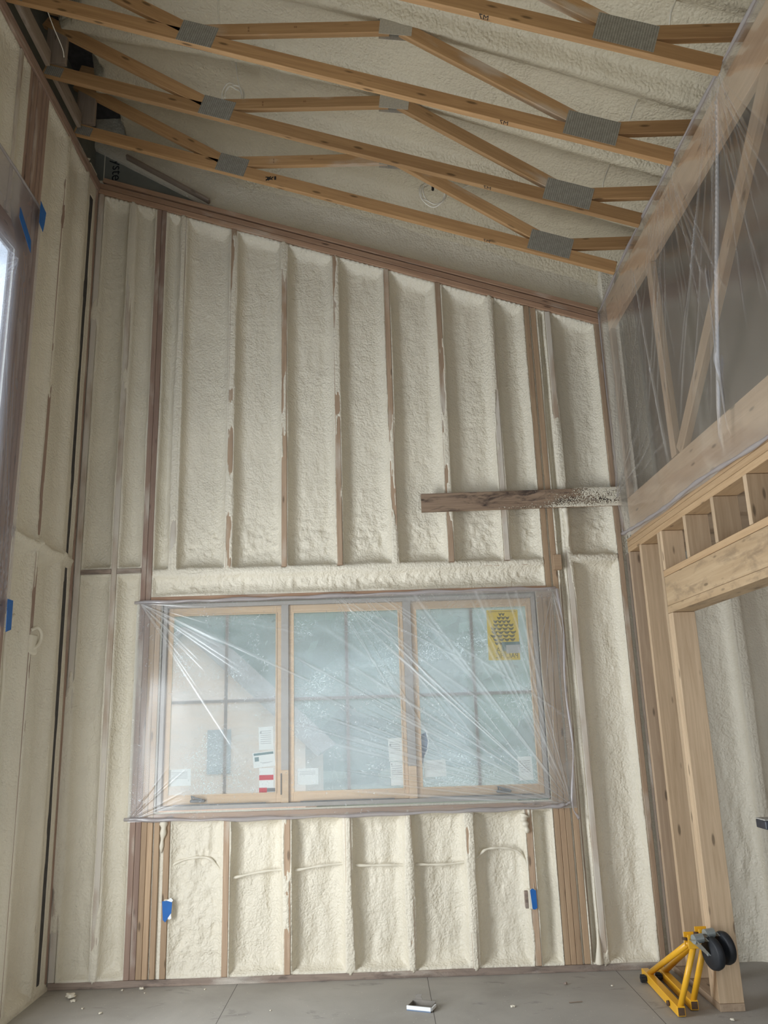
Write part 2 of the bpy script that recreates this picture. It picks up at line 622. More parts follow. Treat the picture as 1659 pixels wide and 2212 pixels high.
def film_mat(name, haze=0.25, tint=(0.9, 0.9, 0.93), flecks=0.0, gloss=0.10):
    """thin poly sheeting: mostly see-through, a milky share that grows with the 'dens' attribute (folds)"""
    m, nt, N, L = new_mat(name)
    at = N.new('ShaderNodeAttribute')
    at.attribute_name = 'dens'
    v = mapping(N, L, (1, 1, 1))
    n = noise(N, L, v, 1.4, 4, 0.6, 0.5)
    h = math_n(N, L, 'ADD', math_n(N, L, 'MULTIPLY', ramp(N, L, n, [(0.3, (0.7,) * 3), (0.7, (1.3,) * 3)]), haze), at.outputs['Fac'], clamp=True)
    if flecks > 0:
        f1 = noise(N, L, v, 34, 4, 0.65, 2.5)
        cl = noise(N, L, v, 2.2, 2, 0.5)
        fl = math_n(N, L, 'MULTIPLY', ramp(N, L, f1, [(0.62, (0,) * 3), (0.66, (1,) * 3)]), ramp(N, L, cl, [(0.46, (0,) * 3), (0.62, (1,) * 3)]))
        sp = noise(N, L, v, 420, 1, 0.5)
        fl = math_n(N, L, 'ADD', fl, math_n(N, L, 'MULTIPLY', ramp(N, L, sp, [(0.7, (0,) * 3), (0.76, (1,) * 3)]), 0.5))
        h = math_n(N, L, 'ADD', h, math_n(N, L, 'MULTIPLY', fl, flecks), clamp=True)
    tr = N.new('ShaderNodeBsdfTransparent')
    tr.inputs[0].default_value = (*tuple(min(1, c * 1.06) for c in tint), 1)
    tl = N.new('ShaderNodeBsdfTranslucent')
    tl.inputs[0].default_value = (*tint, 1)
    df = N.new('ShaderNodeBsdfDiffuse')
    df.inputs[0].default_value = (*tint, 1)
    m1 = N.new('ShaderNodeMixShader')
    m1.inputs[0].default_value = 0.5
    L.new(tl.outputs[0], m1.inputs[1])
    L.new(df.outputs[0], m1.inputs[2])
    m2 = N.new('ShaderNodeMixShader')
    L.new(h, m2.inputs[0])
    L.new(tr.outputs[0], m2.inputs[1])
    L.new(m1.outputs[0], m2.inputs[2])
    gl = N.new('ShaderNodeBsdfGlossy')
    gl.inputs['Roughness'].default_value = 0.18
    m3 = N.new('ShaderNodeMixShader')
    fr = N.new('ShaderNodeFresnel')
    fr.inputs[0].default_value = 1.35
    L.new(math_n(N, L, 'ADD', math_n(N, L, 'MULTIPLY', fr.outputs[0], 0.4), gloss * 0.3, clamp=True), m3.inputs[0])
    L.new(m2.outputs[0], m3.inputs[1])
    L.new(gl.outputs[0], m3.inputs[2])
    o = N.new('ShaderNodeOutputMaterial')
    L.new(m3.outputs[0], o.inputs[0])
    return m


M['film_window'] = film_mat('window_film', 0.15, (0.92, 0.94, 0.95), 0.5)
M['film_wall'] = film_mat('wall_film', 0.075, (0.92, 0.90, 0.90), 0.0, 0.10)
M['film_left'] = film_mat('left_film', 0.22, (0.90, 0.89, 0.97), 0.0, 0.12)
M['film_fold'] = film_mat('film_hem', 0.5, (0.80, 0.77, 0.78), 0.0, 0.2)


def glass_mat():
    # panes still wear their milky protective film, with curls of loose film and damp marks
    m, nt, N, L = new_mat('window_glass')
    v = mapping(N, L, (1, 1, 1))
    n = noise(N, L, v, 2.0, 3, 0.5, 0.6)
    mp = mapping(N, L, (0.7, 1, 3.5))
    band = noise(N, L, mp, 2.6, 3, 0.55, 0.4)
    h = math_n(N, L, 'ADD', math_n(N, L, 'MULTIPLY', n, 0.12), math_n(N, L, 'MULTIPLY', band, 0.32))
    f1 = noise(N, L, v, 30, 4, 0.7, 3.0)
    cl = noise(N, L, v, 2.6, 3, 0.55)
    fl = math_n(N, L, 'MULTIPLY', ramp(N, L, f1, [(0.58, (0,) * 3), (0.63, (1,) * 3)]), ramp(N, L, cl, [(0.50, (0,) * 3), (0.60, (1,) * 3)]))
    h = math_n(N, L, 'ADD', h, math_n(N, L, 'MULTIPLY', fl, 0.75), clamp=True)
    tr = N.new('ShaderNodeBsdfTransparent')
    tr.inputs[0].default_value = (0.90, 0.94, 0.95, 1)
    tl = N.new('ShaderNodeBsdfTranslucent')
    tl.inputs[0].default_value = (0.90, 0.93, 0.93, 1)
    gl = N.new('ShaderNodeBsdfGlossy')
    gl.inputs['Roughness'].default_value = 0.05
    m0 = N.new('ShaderNodeMixShader')
    L.new(h, m0.inputs[0])
    L.new(tr.outputs[0], m0.inputs[1])
    L.new(tl.outputs[0], m0.inputs[2])
    mx = N.new('ShaderNodeMixShader')
    mx.inputs[0].default_value = 0.05
    L.new(m0.outputs[0], mx.inputs[1])
    L.new(gl.outputs[0], mx.inputs[2])
    o = N.new('ShaderNodeOutputMaterial')
    L.new(mx.outputs[0], o.inputs[0])
    return m


def paper_mat(name, col, thru=0.6):
    m, nt, N, L = new_mat(name)
    df = N.new('ShaderNodeBsdfDiffuse')
    df.inputs[0].default_value = (*col, 1)
    tl = N.new('ShaderNodeBsdfTranslucent')
    tl.inputs[0].default_value = (*col, 1)
    mx = N.new('ShaderNodeMixShader')
    mx.inputs[0].default_value = thru
    L.new(df.outputs[0], mx.inputs[1])
    L.new(tl.outputs[0], mx.inputs[2])
    o = N.new('ShaderNodeOutputMaterial')
    L.new(mx.outputs[0], o.inputs[0])
    return m


M['paper'] = paper_mat('white_paper', (0.95, 0.94, 0.92), 0.6)
M['red'] = paper_mat('red_print', (0.80, 0.06, 0.10), 0.5)
M['poster'] = paper_mat('yellow_poster', (0.85, 0.68, 0.18), 0.6)
M['glass'] = glass_mat()

# ------------------------------------------------------------------ dimensions of the room (metres)
XR = 4.01            # face of the right wall
SL = 0.3244          # fall of the top plate to the right


def zpl(x):
    return 5.98 - SL * x


S16 = 0.4064
UP = [0.7061 + S16 * k for k in range(7)]            # studs above the header
LOW = [0.735] + [1.133 + S16 * k for k in range(6)]  # studs below the sill
WIN = (0.640, 3.335, 1.045, 2.487)                   # rough opening x0 x1 z0 z1

# ------------------------------------------------------------------ structure: foam walls as relief surfaces


def rect_dist(u, v, r):
    du = np.maximum(r[0] - u, u - r[1])
    dv = np.maximum(r[2] - v, v - r[3])
    out = np.hypot(np.maximum(du, 0), np.maximum(dv, 0))
    return np.where((du < 0) & (dv < 0), np.maximum(du, dv), out)


def relief(u, v, members, R, wf, seed, extra=None):
    """depth of the foam skin behind the stud faces. members: (u0,u1,v0,v1,cover)"""
    D = np.full(u.shape, 9.0)
    cov = np.zeros(u.shape)
    for r in members:
        d = rect_dist(u, v, r)
        c = d < D
        D = np.where(c, d, D)
        cov = np.where(c, r[4], cov)
    if extra is not None:
        d, cv = extra
        c = d < D
        D = np.where(c, d, D)
        cov = np.where(c, cv, cov)
    w = (wf if not isinstance(wf, tuple) else wf[0]) * (1 + 0.35 * fbm(u, v, 3, 1.5, seed, 2))
    coat = 0.012 * (1 + 0.8 * fbm(u, v, 6, 2.2, seed + 5, 2))
    s = np.clip((D - coat) / w, 0, 1)
    lip = 0.006 + 0.012 * np.clip(fbm(u, v, 4, 1.2, seed + 9, 2), -0.3, 1)
    dep = lip + (R - lip) * np.sqrt(np.clip(1 - (1 - s) ** 2, 0, 1))
    # skin over the faces where foam has crept across
    m = (fbm(u, v, 4, 1.1, seed + 20, 2) * 0.75 + 0.38 * fbm(u, v, 34, 5, seed + 27, 3)) * 0.5 + 0.5
    k = np.clip((m - (1 - cov)) / 0.06, 0, 1)
    creep = 0.020 * (1 - k) + (-0.004) * k
    inside = np.clip((-D) / 0.004, 0, 1)
    dep = np.where(D < 0, (1 - inside) * np.minimum(lip, 0.01) + inside * creep, dep)
    dep = np.where(D < 0, dep, dep - 0.006 * k * np.clip(1 - D / 0.02, 0, 1))
    return dep, D


# back wall
xs = np.arange(-0.16, 5.75, 0.0065)
zs = np.arange(-0.02, 6.72, 0.0125)
U, V = np.meshgrid(xs, zs, indexing='ij')
mem = []
mem.append((-0.2, 0.045, 0, 7, 0.45))
mem.append((0.268, 0.306, 0, 5.9, 0.55))
mem.append((0.485, 0.561, 0, 5.9, 0.12))
mem.append((0.561, 0.641, 0, 2.51, 0.0))
mem.append((0.641, 0.700, 0, 1.045, 0.0))
cov_up = [0.75, 0.66, 0.56, 0.62, 0.60, 0.55, 0.66]
for x, c in zip(UP, cov_up):
    mem.append((x - 0.019, x + 0.019, 2.70, 5.9, c))
mem.append((3.411, 3.449, 0, 5.2, 0.05))
mem.append((3.449, 3.505, 0, 5.2, 0.0))
mem.append((3.333, 3.412, 0, 2.51, 0.0))
mem.append((3.575, 3.613, 0, 5.2, 0.50))
mem.append((3.955, 4.15, 0, 5.2, 0.1))
mem.append((0.561, 3.411, 2.672, 2.712, 0.95))
mem.append((0.045, 0.485, 2.695, 2.733, 0.60))
mem.append((3.613, 3.955, 2.695, 2.733, 0.45))
mem.append((0.561, 3.411, 2.480, 2.518, 0.10))
mem.append((0.641, 3.333, 1.005, 1.045, 0.15))
for x, c in zip(LOW, [0.25, 0.5, 0.6, 0.72, 0.75, 0.45, 0.5]):
    mem.append((x - 0.019, x + 0.019, 0, 1.045, c))
mem.append((0.0, 4.1, -0.1, 0.042, 0.18))
mem.append((4.74, 4.79, 0, 7, 0.9))
mem.append((5.15, 5.19, 0, 7, 0.5))
mem.append(WIN + (0.0,))
# rake plate: three plies following the slope
cs = math.cos(math.atan(SL))
mid = zpl(U) - 0.043
dpl = (np.abs(V - mid) - 0.072) * cs
dpl = np.where(U > 4.05, 9, dpl)
R = 0.088 + 0.010 * fbm(U, V, 2.2, 1.1, 3, 3)
rough_low = np.clip((1.0 - V) / 0.3, 0, 1)
head = ((V > 2.51) & (V < 2.69) & (U > 0.55) & (U < 3.42))
R = np.where(head, 0.045, R)
R = np.where((U > 0.74) & (U < 1.11) & (V < 1.05), 0.040, R)
dep, D = relief(U, V, mem, R, 0.085, 3, (dpl, np.full(U.shape, 0.16)))
openk = np.clip(D / 0.05, 0, 1)
# ripples: waves that ran while the foam rose
rip = 0.0065 * fbm(U, V, 22, 10, 41, 3) + 0.0050 * fbm(U, V, 9, 36, 47, 2) * np.clip(fbm(U, V, 1.2, 1.0, 51, 2) + 0.25, 0, 1)
rip = rip * np.where(V < 1.0, 1.35, 1.0)
rip = np.where(head, 0.012 * fbm(U, V, 30, 30, 61, 2), rip)
rough_zone = np.exp(-((V - 2.92) / 0.20) ** 2) * (U > 0.6) * (U < 4)
rip = rip + rough_zone * 0.011 * fbm(U, V, 30, 34, 71, 2)
blob = ((U > 0.74) & (U < 1.11) & (V < 0.85)) * 1.0
rip = rip + blob * 0.013 * fbm(U, V, 24, 30, 81, 3)
drip = 0.011 * fbm(U, V, 11, 1.3, 91, 2) * (V < 1.0)
dep = dep + (rip + drip) * openk
# gable above the plate
gz = V - (zpl(U) + 0.03)
gab = (gz > 0) & (U < 4.05)
gdep = 0.10 - 0.06 * np.exp(-np.clip(gz, 0, 9) / 0.05) + 0.012 * fbm(U, V, 4, 4, 101, 3) + 0.004 * fbm(U, V, 26, 18, 103, 2)
# bare triangle of sheathing on the left
tri = V < (6.32 - 0.62 * (U - 0.05))
bare = np.clip(((6.30 - 0.60 * (U - 0.05)) - V) / 0.03, 0, 1) * (U < 0.95)
gdep = gdep + bare * 0.10
dep = np.where(gab, gdep, dep)
keep_v = ~((U > WIN[0] + 0.004) & (U < WIN[1] - 0.004) & (V > WIN[2] + 0.004) & (V < WIN[3] - 0.004))
kf = keep_v[:-1, :-1] | keep_v[1:, 1:]
wb = grid_mesh('wall_back', U, dep, V, M['foam'], kf)
struct(wb)

# bare sheathing behind the gable triangle, with its printed letters
sh = prism('trim_1', [(-0.1, 5.9), (1.2, 5.5), (1.2, 5.75), (-0.1, 6.55)], 0.135, 0.145, M['sheathing'])
struct(sh)
p0 = Vector((0.05, 0.1335, 6.29))
text_obj('printed_letters', 'yste', 0.125, flat_mat('dark_print', (0.015, 0.018, 0.022), 0.7),
         frame_M(p0, (0.0, 0, -1.0), (1, 0, 0)), sh)
box('printed_line', (-0.022, 0.131, 6.02), (-0.016, 0.1349, 6.36), M['foam_smooth'], sh)

# left wall
ys = np.arange(-3.5, 0.10, 0.0075)
zs2 = np.arange(-0.02, 6.02, 0.0125)
U2, V2 = np.meshgrid(ys, zs2, indexing='ij')
LST = [-0.24, -0.64, -1.04]
lm = []
lm.append((-0.035, 0.2, 0, 6, 0.10))
for y, c in zip(LST, (0.72, 0.62, 0.35)):
    lm.append((y - 0.019, y + 0.019, 0, 6, c))
lm.append((-1.31, -1.04, 2.2, 6, 0.05))
lm.append((-3.4, -1.04, 4.52, 4.75, 0.05))
lm.append((-3.4, -1.04, 2.20, 2.33, 0.05))
for y in (-1.45, -1.85, -2.25, -2.65, -3.05):
    lm.append((y - 0.019, y + 0.019, 4.7, 6, 0.4))
for a, b in ((-1.04, -0.64), (-0.64, -0.24), (-0.24, -0.05)):
    lm.append((a, b, 2.745, 2.785, 0.9))
lm.append((-4, 0.1, -0.1, 0.045, 0.9))
lm.append((-4, 0.1, 5.88, 6.1, 0.25))
R2 = 0.062 + 0.012 * fbm(U2, V2, 3, 0.8, 7, 3)
dep2, D2 = relief(U2, V2, lm, R2, 0.09, 13)
k2 = np.clip(D2 / 0.04, 0, 1)
dep2 = dep2 + (0.005 * fbm(U2, V2, 20, 10, 141, 3) + 0.006 * fbm(U2, V2, 9, 0.8, 143, 2)) * k2
# thick foam lips above the blocking
lip = np.exp(-((V2 - 2.795) / 0.03) ** 2) * (U2 > -1.04) * (U2 < -0.07)
dep2 = dep2 - lip * 0.035 * (1 - np.abs(((U2 + 0.04) / 0.4) % 1 - 0.5))
# the open joint near the corner that shows dark felt
yc = -0.115 - 0.012 * fbm(U2 * 0, V2, 1, 1.3, 151, 3)
hw = 0.026 + 0.014 * fbm(U2 * 0, V2, 1, 2.1, 153, 3)
hw = np.clip(hw * 1.15, 0.016, 0.05)
pit = np.clip((hw - np.abs(U2 - yc)) / 0.008, 0, 1) * (np.abs(V2 - 2.77) > 0.05) * (V2 < 5.75) * (V2 > 0.06)
dep2 = np.where((U2 > -0.19) & (U2 < -0.04), np.minimum(dep2, 0.010), dep2)
dep2 = dep2 * (1 - pit) + 0.032 * pit
ko = ~((U2 > -3.1) & (U2 < -1.315) & (V2 > 2.335) & (V2 < 4.515))
ko &= ~((U2 > -3.02) & (U2 < -1.46) & (V2 < 2.10))
wl = grid_mesh('wall_left', -dep2, U2, V2, M['foam'], ko[:-1, :-1])
struct(wl)
felt = box('trim_2', (-0.022, -0.172, 0.05), (-0.014, -0.062, 5.75), M['dark'])
struct(felt)
# rest of the left wall, towards and behind the camera, with its door opening
wl2 = bmesh.new()
for lo, hi in (((-0.14, -6.5, 2.65), (-0.06, -3.5, 6.1)), ((-0.14, -6.5, 0), (-0.06, -3.45, 2.65)),):
    box_bm(wl2, lo, hi)
struct(finish('wall_left', wl2, M['foam_smooth']))
# band above the left plate, behind the truss heels
struct(box('trim_3', (-0.14, -6.5, 5.98), (-0.10, 0.14, 6.9), M['sheathing']))

# rear wall (behind the camera) with a wide opening
rw = bmesh.new()
for lo, hi in (((-0.14, -6.5, 2.65), (4.2, -6.4, 6.9)), ((-0.14, -6.5, 0), (0.5, -6.4, 2.65)), ((3.5, -6.5, 0), (4.2, -6.4, 2.65))):
    box_bm(rw, lo, hi)
struct(finish('wall_rear', rw, M['foam_smooth']))

# ceiling relief
TY = [-0.565, -1.145, -1.755, -2.435]
cx = np.arange(-0.16, 5.8, 0.016)
cy = np.arange(-6.5, 0.16, 0.016)
U3, V3 = np.meshgrid(cx, cy, indexing='ij')
prof = np.interp(U3, [-0.2, 0.1, 0.37, 0.84, 1.48, 2.4, 3.6, 4.3, 5.9], [6.40, 6.36, 6.30, 6.20, 6.04, 5.73, 5.28, 5.02, 4.48])
dz = 0.095 + 0.015 * fbm(U3, V3, 1.5, 1.2, 201, 2)
ridge = np.zeros(U3.shape)
for t in TY + [-3.05, -3.66, -4.27, -4.88, -5.5]:
    tw = 0.075 * (1 + 0.3 * fbm(U3, V3, 1.0, 0.3, 205, 2))
    ridge = np.maximum(ridge, np.exp(-(np.abs(V3 - (t + 0.019)) / tw) ** 3))
zc = prof + dz - ridge * (0.055 + dz * 0.45)
zc = zc - 0.10 * np.clip((V3 + 0.12) / 0.14, 0, 1.6) ** 2 * np.clip((U3 - 0.75) / 0.4, 0, 1)
void = np.clip((0.20 + 0.10 * fbm(U3, V3, 2.0, 3.0, 221, 2) - U3 - 0.10 * ridge) / 0.05, 0, 1)
zc = zc + 0.33 * void
zc = zc + 0.006 * fbm(U3, V3, 16, 26, 211, 3) + 0.008 * fbm(U3, V3, 3, 3, 213, 2)
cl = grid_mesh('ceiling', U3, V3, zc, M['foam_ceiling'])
struct(cl)

struct(box('trim_4', (-0.14, -6.5, 6.675), (1.2, 0.20, 6.74), M['dark']))

# floor
fb = bmesh.new()
box_bm(fb, (-0.3, -6.6, -0.12), (5.85, 0.25, 0.0))
struct(finish('floor', fb, M['floor']))

# side room and loft shell
struct(box('wall_right', (5.78, -6.5, 0), (5.86, 0.2, 5.2), M['stud_grey']))
rwl = bmesh.new()
for lo, hi in (((4.03, -6.5, 0), (4.13, -3.7, 6.0)),):
    box_bm(rwl, lo, hi)
struct(finish('wall_right', rwl, M['foam_smooth']))
struct(box('ceiling', (4.17, -3.7, 2.745), (5.78, -0.0, 2.80), M['pale_side']))

# ------------------------------------------------------------------ framing of the back wall
G1 = 'studs above the window header'
nth = ['first', 'second', 'third', 'fourth', 'fifth', 'sixth', 'seventh', 'eighth']


def stud(x0, x1, z0, z1, mat, label, group=None, y1=0.135, cat='stud', name='wall_stud', y0=0.0):
    o = vboard(name, x0, x1, y0, y1, z0, z1, M[mat])
    return tag(o, label, cat, group)


for k, x in enumerate(UP):
    lab = {0: 'foam-smeared wall stud above the window, just right of the doubled brown stud',
           1: 'second foam-edged stud above the window header, left of centre',
           2: 'third stud from left above the header, brown strip down its face',
           3: 'fourth stud above the header, dusted cream, near the middle of the wall',
           4: 'fifth stud above the header, just left of the weathered board end',
           5: 'sixth stud above the header, running behind the weathered board near its end',
           6: 'last stud above the header before the dark double stud on the right'}[k]
    stud(x - 0.019, x + 0.019, 2.713, zpl(x) - 0.115, 'stud_sprayed' if k in (0, 6) else 'stud', lab, G1)
stud(0.002, 0.043, 0.043, zpl(0.02) - 0.11, 'stud_sprayed', 'reddish corner stud where the back wall meets the left wall', 'full height studs')
stud(0.268, 0.306, 0.043, zpl(0.29) - 0.115, 'stud_sprayed', 'foam-coated full height stud between left corner and doubled brown stud', 'full height studs')
stud(0.485, 0.522, 0.043, zpl(0.5) - 0.115, 'stud_red', 'left board of the tall doubled brown stud left of the window', 'tall doubled stud left of the window')
stud(0.524, 0.561, 0.043, zpl(0.54) - 0.115, 'stud_red', 'right board of the tall doubled brown stud left of the window', 'tall doubled stud left of the window')
stud(0.563, 0.600, 0.043, 2.478, 'stud_clean', 'short trimmer stud against the tall doubled stud, left of the window', 'trimmer studs left of the window')
stud(0.602, 0.638, 0.043, 2.478, 'stud_clean', 'trimmer stud closest to the left side of the window opening', 'trimmer studs left of the window')
stud(0.650, 0.684, 0.043, 1.003, 'stud_clean', 'short stud under the sill beside the left trimmer bundle', 'studs under the window sill')
stud(3.336, 3.372, 0.043, 2.478, 'stud_clean', 'trimmer stud closest to the right side of the window opening', 'trimmer studs right of the window')
stud(3.374, 3.410, 0.043, 2.478, 'stud_clean', 'second trimmer stud outwards from the right side of the window', 'trimmer studs right of the window')
stud(3.412, 3.448, 0.043, zpl(3.43) - 0.115, 'stud_clean', 'tall stud left of the black gap, right of the window', 'tall doubled stud right of the window')
stud(3.464, 3.502, 0.043, zpl(3.48) - 0.115, 'stud_clean', 'tall stud right of the black gap, right of the window', 'tall doubled stud right of the window', y0=0.004)
stud(3.506, 3.524, 0.043, 2.62, 'stud_grey', 'dark grey-brown board flanking the right stud bundle', None, y0=0.02)
stud(3.575, 3.613, 0.043, zpl(3.6) - 0.115, 'stud_sprayed', 'foam-whitened full height stud right of the window stud bundle', 'full height studs')
stud(3.957, 3.990, 0.043, zpl(3.97) - 0.11, 'stud', 'right corner stud of the back wall beside the plastic sheet', 'full height studs')
low_lab = ['brown stud under the sill carrying the left blue-taped box',
           'stud under the sill, second from left, bare brown on its lower half',
           'third stud under the sill from the left, foam on both sides',
           'fourth stud under the sill, foam-smeared, left of the middle',
           'fifth stud under the sill, foam almost hiding its face',
           'sixth stud under the sill, brown face with a dark knot near the top',
           'last stud under the sill carrying the right blue-taped box']
for x, lb in zip(LOW, low_lab):
    stud(x - 0.019, x + 0.019, 0.043, 1.003, 'stud_clean' if lb.startswith('brown') else 'stud', lb, 'studs under the window sill')

tag(hboard('bottom_plate', 0.0, 4.0, 0.0, 0.135, 0.0, 0.041, M['plate_dusty']), 'dusty grey-brown bottom plate lying along the foot of the back wall', 'plate')
tag(hboard('window_sill_plate', 0.641, 3.334, 0.0, 0.135, 1.005, 1.043, M['plate']), 'brown rough sill board directly under the window', 'plate')
tag(hboard('header_plate', 0.563, 3.410, 0.0, 0.135, 2.674, 2.711, M['plate']), 'foam-covered ledge board on top of the window header', 'plate')
tag(hboard('window_head_plate', 0.563, 3.410, 0.0, 0.135, 2.482, 2.516, M['plate']), 'board along the underside of the header over the window', 'plate')
for a, b, lb in ((0.045, 0.266, 'dusty fire block between the left corner and the first foam-coated stud'),
                 (0.308, 0.483, 'short dusty fire block left of the tall doubled stud'),
                 (3.615, 3.955, 'grey-dusted fire block on the right beside the corner stud')):
    tag(hboard('fire_block', a, b, 0.0, 0.10, 2.697, 2.731, M['plate_dusty']), lb, 'block', 'fire blocks of the back wall')
tag(box('scrap_block', (3.470, -0.040, 2.625), (3.528, -0.001, 2.735), M['stud_clean'], bev=0.002),
    'small nailed wood block right of the tall doubled stud, level with the header', 'block')
# sloping plates
for k, (off, mt) in enumerate(((0.012, 'plate'), (-0.036, 'plate'), (-0.086, 'plate'))):
    a = (0.0 if k else 0.03, 0.07 - 0.006 * (k == 0), zpl(0) + off - 0.001)
    b = (4.0 if k else 3.99, 0.07 - 0.006 * (k == 0), zpl(4.0) + off - 0.001)
    if k == 0:
        b = (3.99, b[1], zpl(3.99) + off)
    o = board('rake_plate', a, b, (0, 0, 1), 0.043 if k else 0.036, 0.15, M[mt])
    tag(o, ['upper sloping plate capping the back wall under the ceiling', 'middle sloping plate of the back wall top',
            'lowest sloping plate resting on the back wall studs'][k], 'plate', 'sloping top plates of the back wall')
tag(board('brace_board', (0.20, 0.03, 6.235), (0.90, 0.03, 5.79), (0, 0.2, 1), 0.022, 0.05, M['stud_grey']),
    'thin dark brace strip slanting down over the bare printed panel at top left', 'board')
# weathered board nailed across
o = board('weathered_board', (2.532, -0.021, 3.152), (4.0, -0.021, 3.162), (0, 0, 1), 0.135, 0.038, M['weathered'])
tag(o, 'weathered dark-stained plank nailed flat across the right studs', 'board')
# foam smear on the plank's right end
n = 60
uu, vv = np.meshgrid(np.linspace(3.05, 4.003, 420), np.linspace(3.088, 3.231, 70), indexing='ij')
th = np.clip((uu - 3.58 + 0.30 * fbm(uu, vv, 5, 9, 301, 3) + 0.40 * fbm(uu, vv, 230, 230, 305, 1) + 0.25 * np.exp(-((vv - 3.095) / 0.015) ** 2)) / 0.30, 0, 1) * 0.005
edge = np.clip(np.abs(vv - 3.16) / 0.078, 0, 1) ** 8
sm = grid_mesh('foam_smear', uu, -0.0405 - th + 0.006 * edge, vv, M['foam_smooth'], (th[:-1, :-1] > 0.002))
tag(sm, 'pale foam smeared over the right end of the weathered plank', 'foam')
# twisted flashing / drip of foam next to the right stud
tag(tube('foam_drip', catmull([(3.59, -0.012, 3.085), (3.595, -0.016, 3.03), (3.60, -0.010, 2.92), (3.592, -0.006, 2.80)], 6),
         lambda t: 0.024 * (1 - t * 0.65) + 0.003 * math.sin(t * 21), M['foam_smooth'], None, 10),
    'white foam drip hanging under the weathered plank', 'foam')
tag(tube('foam_drip', catmull([(3.555, 0.0, 0.045), (3.556, -0.004, 0.09), (3.562, 0.0, 0.16), (3.566, 0.012, 0.25)], 6),
         lambda t: 0.027 * (1 - t * 0.75), M['foam_smooth'], None, 10),
    'blob of white foam on the bottom plate beside the foam-whitened stud', 'foam')
tag(tube('foam_drip', catmull([(0.712, -0.006, 0.995), (0.715, -0.012, 0.95), (0.708, -0.008, 0.88), (0.700, 0.0, 0.80)], 6),
         lambda t: 0.026 * (1 - t * 0.7) + 0.004 * math.sin(t * 17), M['foam_smooth'], None, 10),
    'ragged foam drip below the left end of the window sill', 'foam')
tag(tube('foam_drip', catmull([(3.135, -0.004, 0.965), (3.128, -0.010, 0.94), (3.140, -0.008, 0.90), (3.150, -0.002, 0.85)], 6),
         lambda t: 0.030 * (1 - t * 0.55) + 0.004 * math.sin(t * 23), M['foam_smooth'], None, 10),
    'lump of foam at the top of the stud with the right blue-taped box', 'foam')

# ------------------------------------------------------------------ window
win = struct(empty('window_1', (2.0, 0.07, 1.05)))


def wbox(name, lo, hi, mat, parent=win, bev=0.0015):
    off = Vector((0, 0, 0))
    p = parent
    while p is not None:
        off += Vector(p.location)
        p = p.parent
    return box(name, tuple(Vector(lo) - off), tuple(Vector(hi) - off), mat, parent, bev)


def ring(name, x0, x1, z0, z1, t, y0, y1, mat, parent, tb=None, tt=None):
    """rectangular frame as one mesh"""
    off = Vector((0, 0, 0))
    p = parent
    while p is not None:
        off += Vector(p.location)
        p = p.parent
    tb = t if tb is None else tb
    tt = t if tt is None else tt
    bm = bmesh.new()
    for lo, hi in (((x0, y0, z0), (x0 + t, y1, z1)), ((x1 - t, y0, z0), (x1, y1, z1)), ((x0 + t, y0, z0), (x1 - t, y1, z0 + tb)), ((x0 + t, y0, z1 - tt), (x1 - t, y1, z1))):
        box_bm(bm, tuple(Vector(lo) - off), tuple(Vector(hi) - off), 0.0015)
    return finish(name, bm, mat, parent)


ring('window_frame', 0.652, 3.325, 1.062, 2.465, 0.026, 0.030, 0.135, M['jamb'], win)
wbox('mullion', (1.493, 0.040, 1.30), (1.545, 0.13, 2.44), M['jamb'])
wbox('mullion', (2.368, 0.040, 1.30), (2.425, 0.13, 2.44), M['jamb'])
wbox('mullion', (1.493, 0.040, 1.088), (1.545, 0.13, 1.30), M['sash'])
wbox('mullion', (2.368, 0.040, 1.088), (2.425, 0.13, 1.30), M['sash'])
sash_x = [(0.680, 1.492), (1.546, 2.367), (2.426, 3.298)]
for i, (a, b) in enumerate(sash_x):
    t = 0.034 if i != 1 else 0.03
    zb, zt = 1.089, 2.438
    tb = 0.062
    s = ring('sash', a, b, zb, zt, t, 0.060, 0.100, M['sash'], win, tb, 0.052)
    ga, gb, gz0, gz1 = a + t, b - t, zb + tb, zt - 0.052
    ring('glazing_bead', ga - 0.004, gb + 0.004, gz0 - 0.004, gz1 + 0.004, 0.010, 0.055, 0.062, M['sash'], s)
    wbox('glass_pane', (ga, 0.082, gz0), (gb, 0.086, gz1), M['glass'], s, 0)
    xm = ga + (gb - ga) * (0.515 if i == 0 else 0.5)
    zm = 1.775
    mb = bmesh.new()
    off = Vector(win.location)
    box_bm(mb, tuple(Vector((xm - 0.011, 0.0865, gz0)) - off), tuple(Vector((xm + 0.011, 0.096, gz1)) - off))
    box_bm(mb, tuple(Vector((ga, 0.0865, zm - 0.011)) - off), tuple(Vector((xm - 0.0111, 0.096, zm + 0.011)) - off))
    box_bm(mb, tuple(Vector((xm + 0.0111, 0.0865, zm - 0.011)) - off), tuple(Vector((gb, 0.096, zm + 0.011)) - off))
    finish('muntin_grid', mb, M['muntin'], s)
    # dark weather strip along the bottom of the frame
    wbox('weather_strip', (a + 0.08, 0.0285, 1.089), (b - 0.10, 0.034, 1.0965), M['handle'], win, 0)
# crank handles
for x in (0.93, 3.02):
    off = Vector(win.location)
    bm = bmesh.new()
    box_bm(bm, tuple(Vector((x - 0.055, 0.030, 1.108)) - off), tuple(Vector((x + 0.045, 0.060, 1.126)) - off), 0.004)
    tube_bm(bm, [Vector((x - 0.04, 0.040, 1.125)) - off, Vector((x - 0.045, 0.030, 1.15)) - off, Vector((x - 0.02, 0.024, 1.138)) - off, Vector((x + 0.03, 0.022, 1.126)) - off], 0.006, 8)
    finish('crank_handle', bm, M['handle'], win)
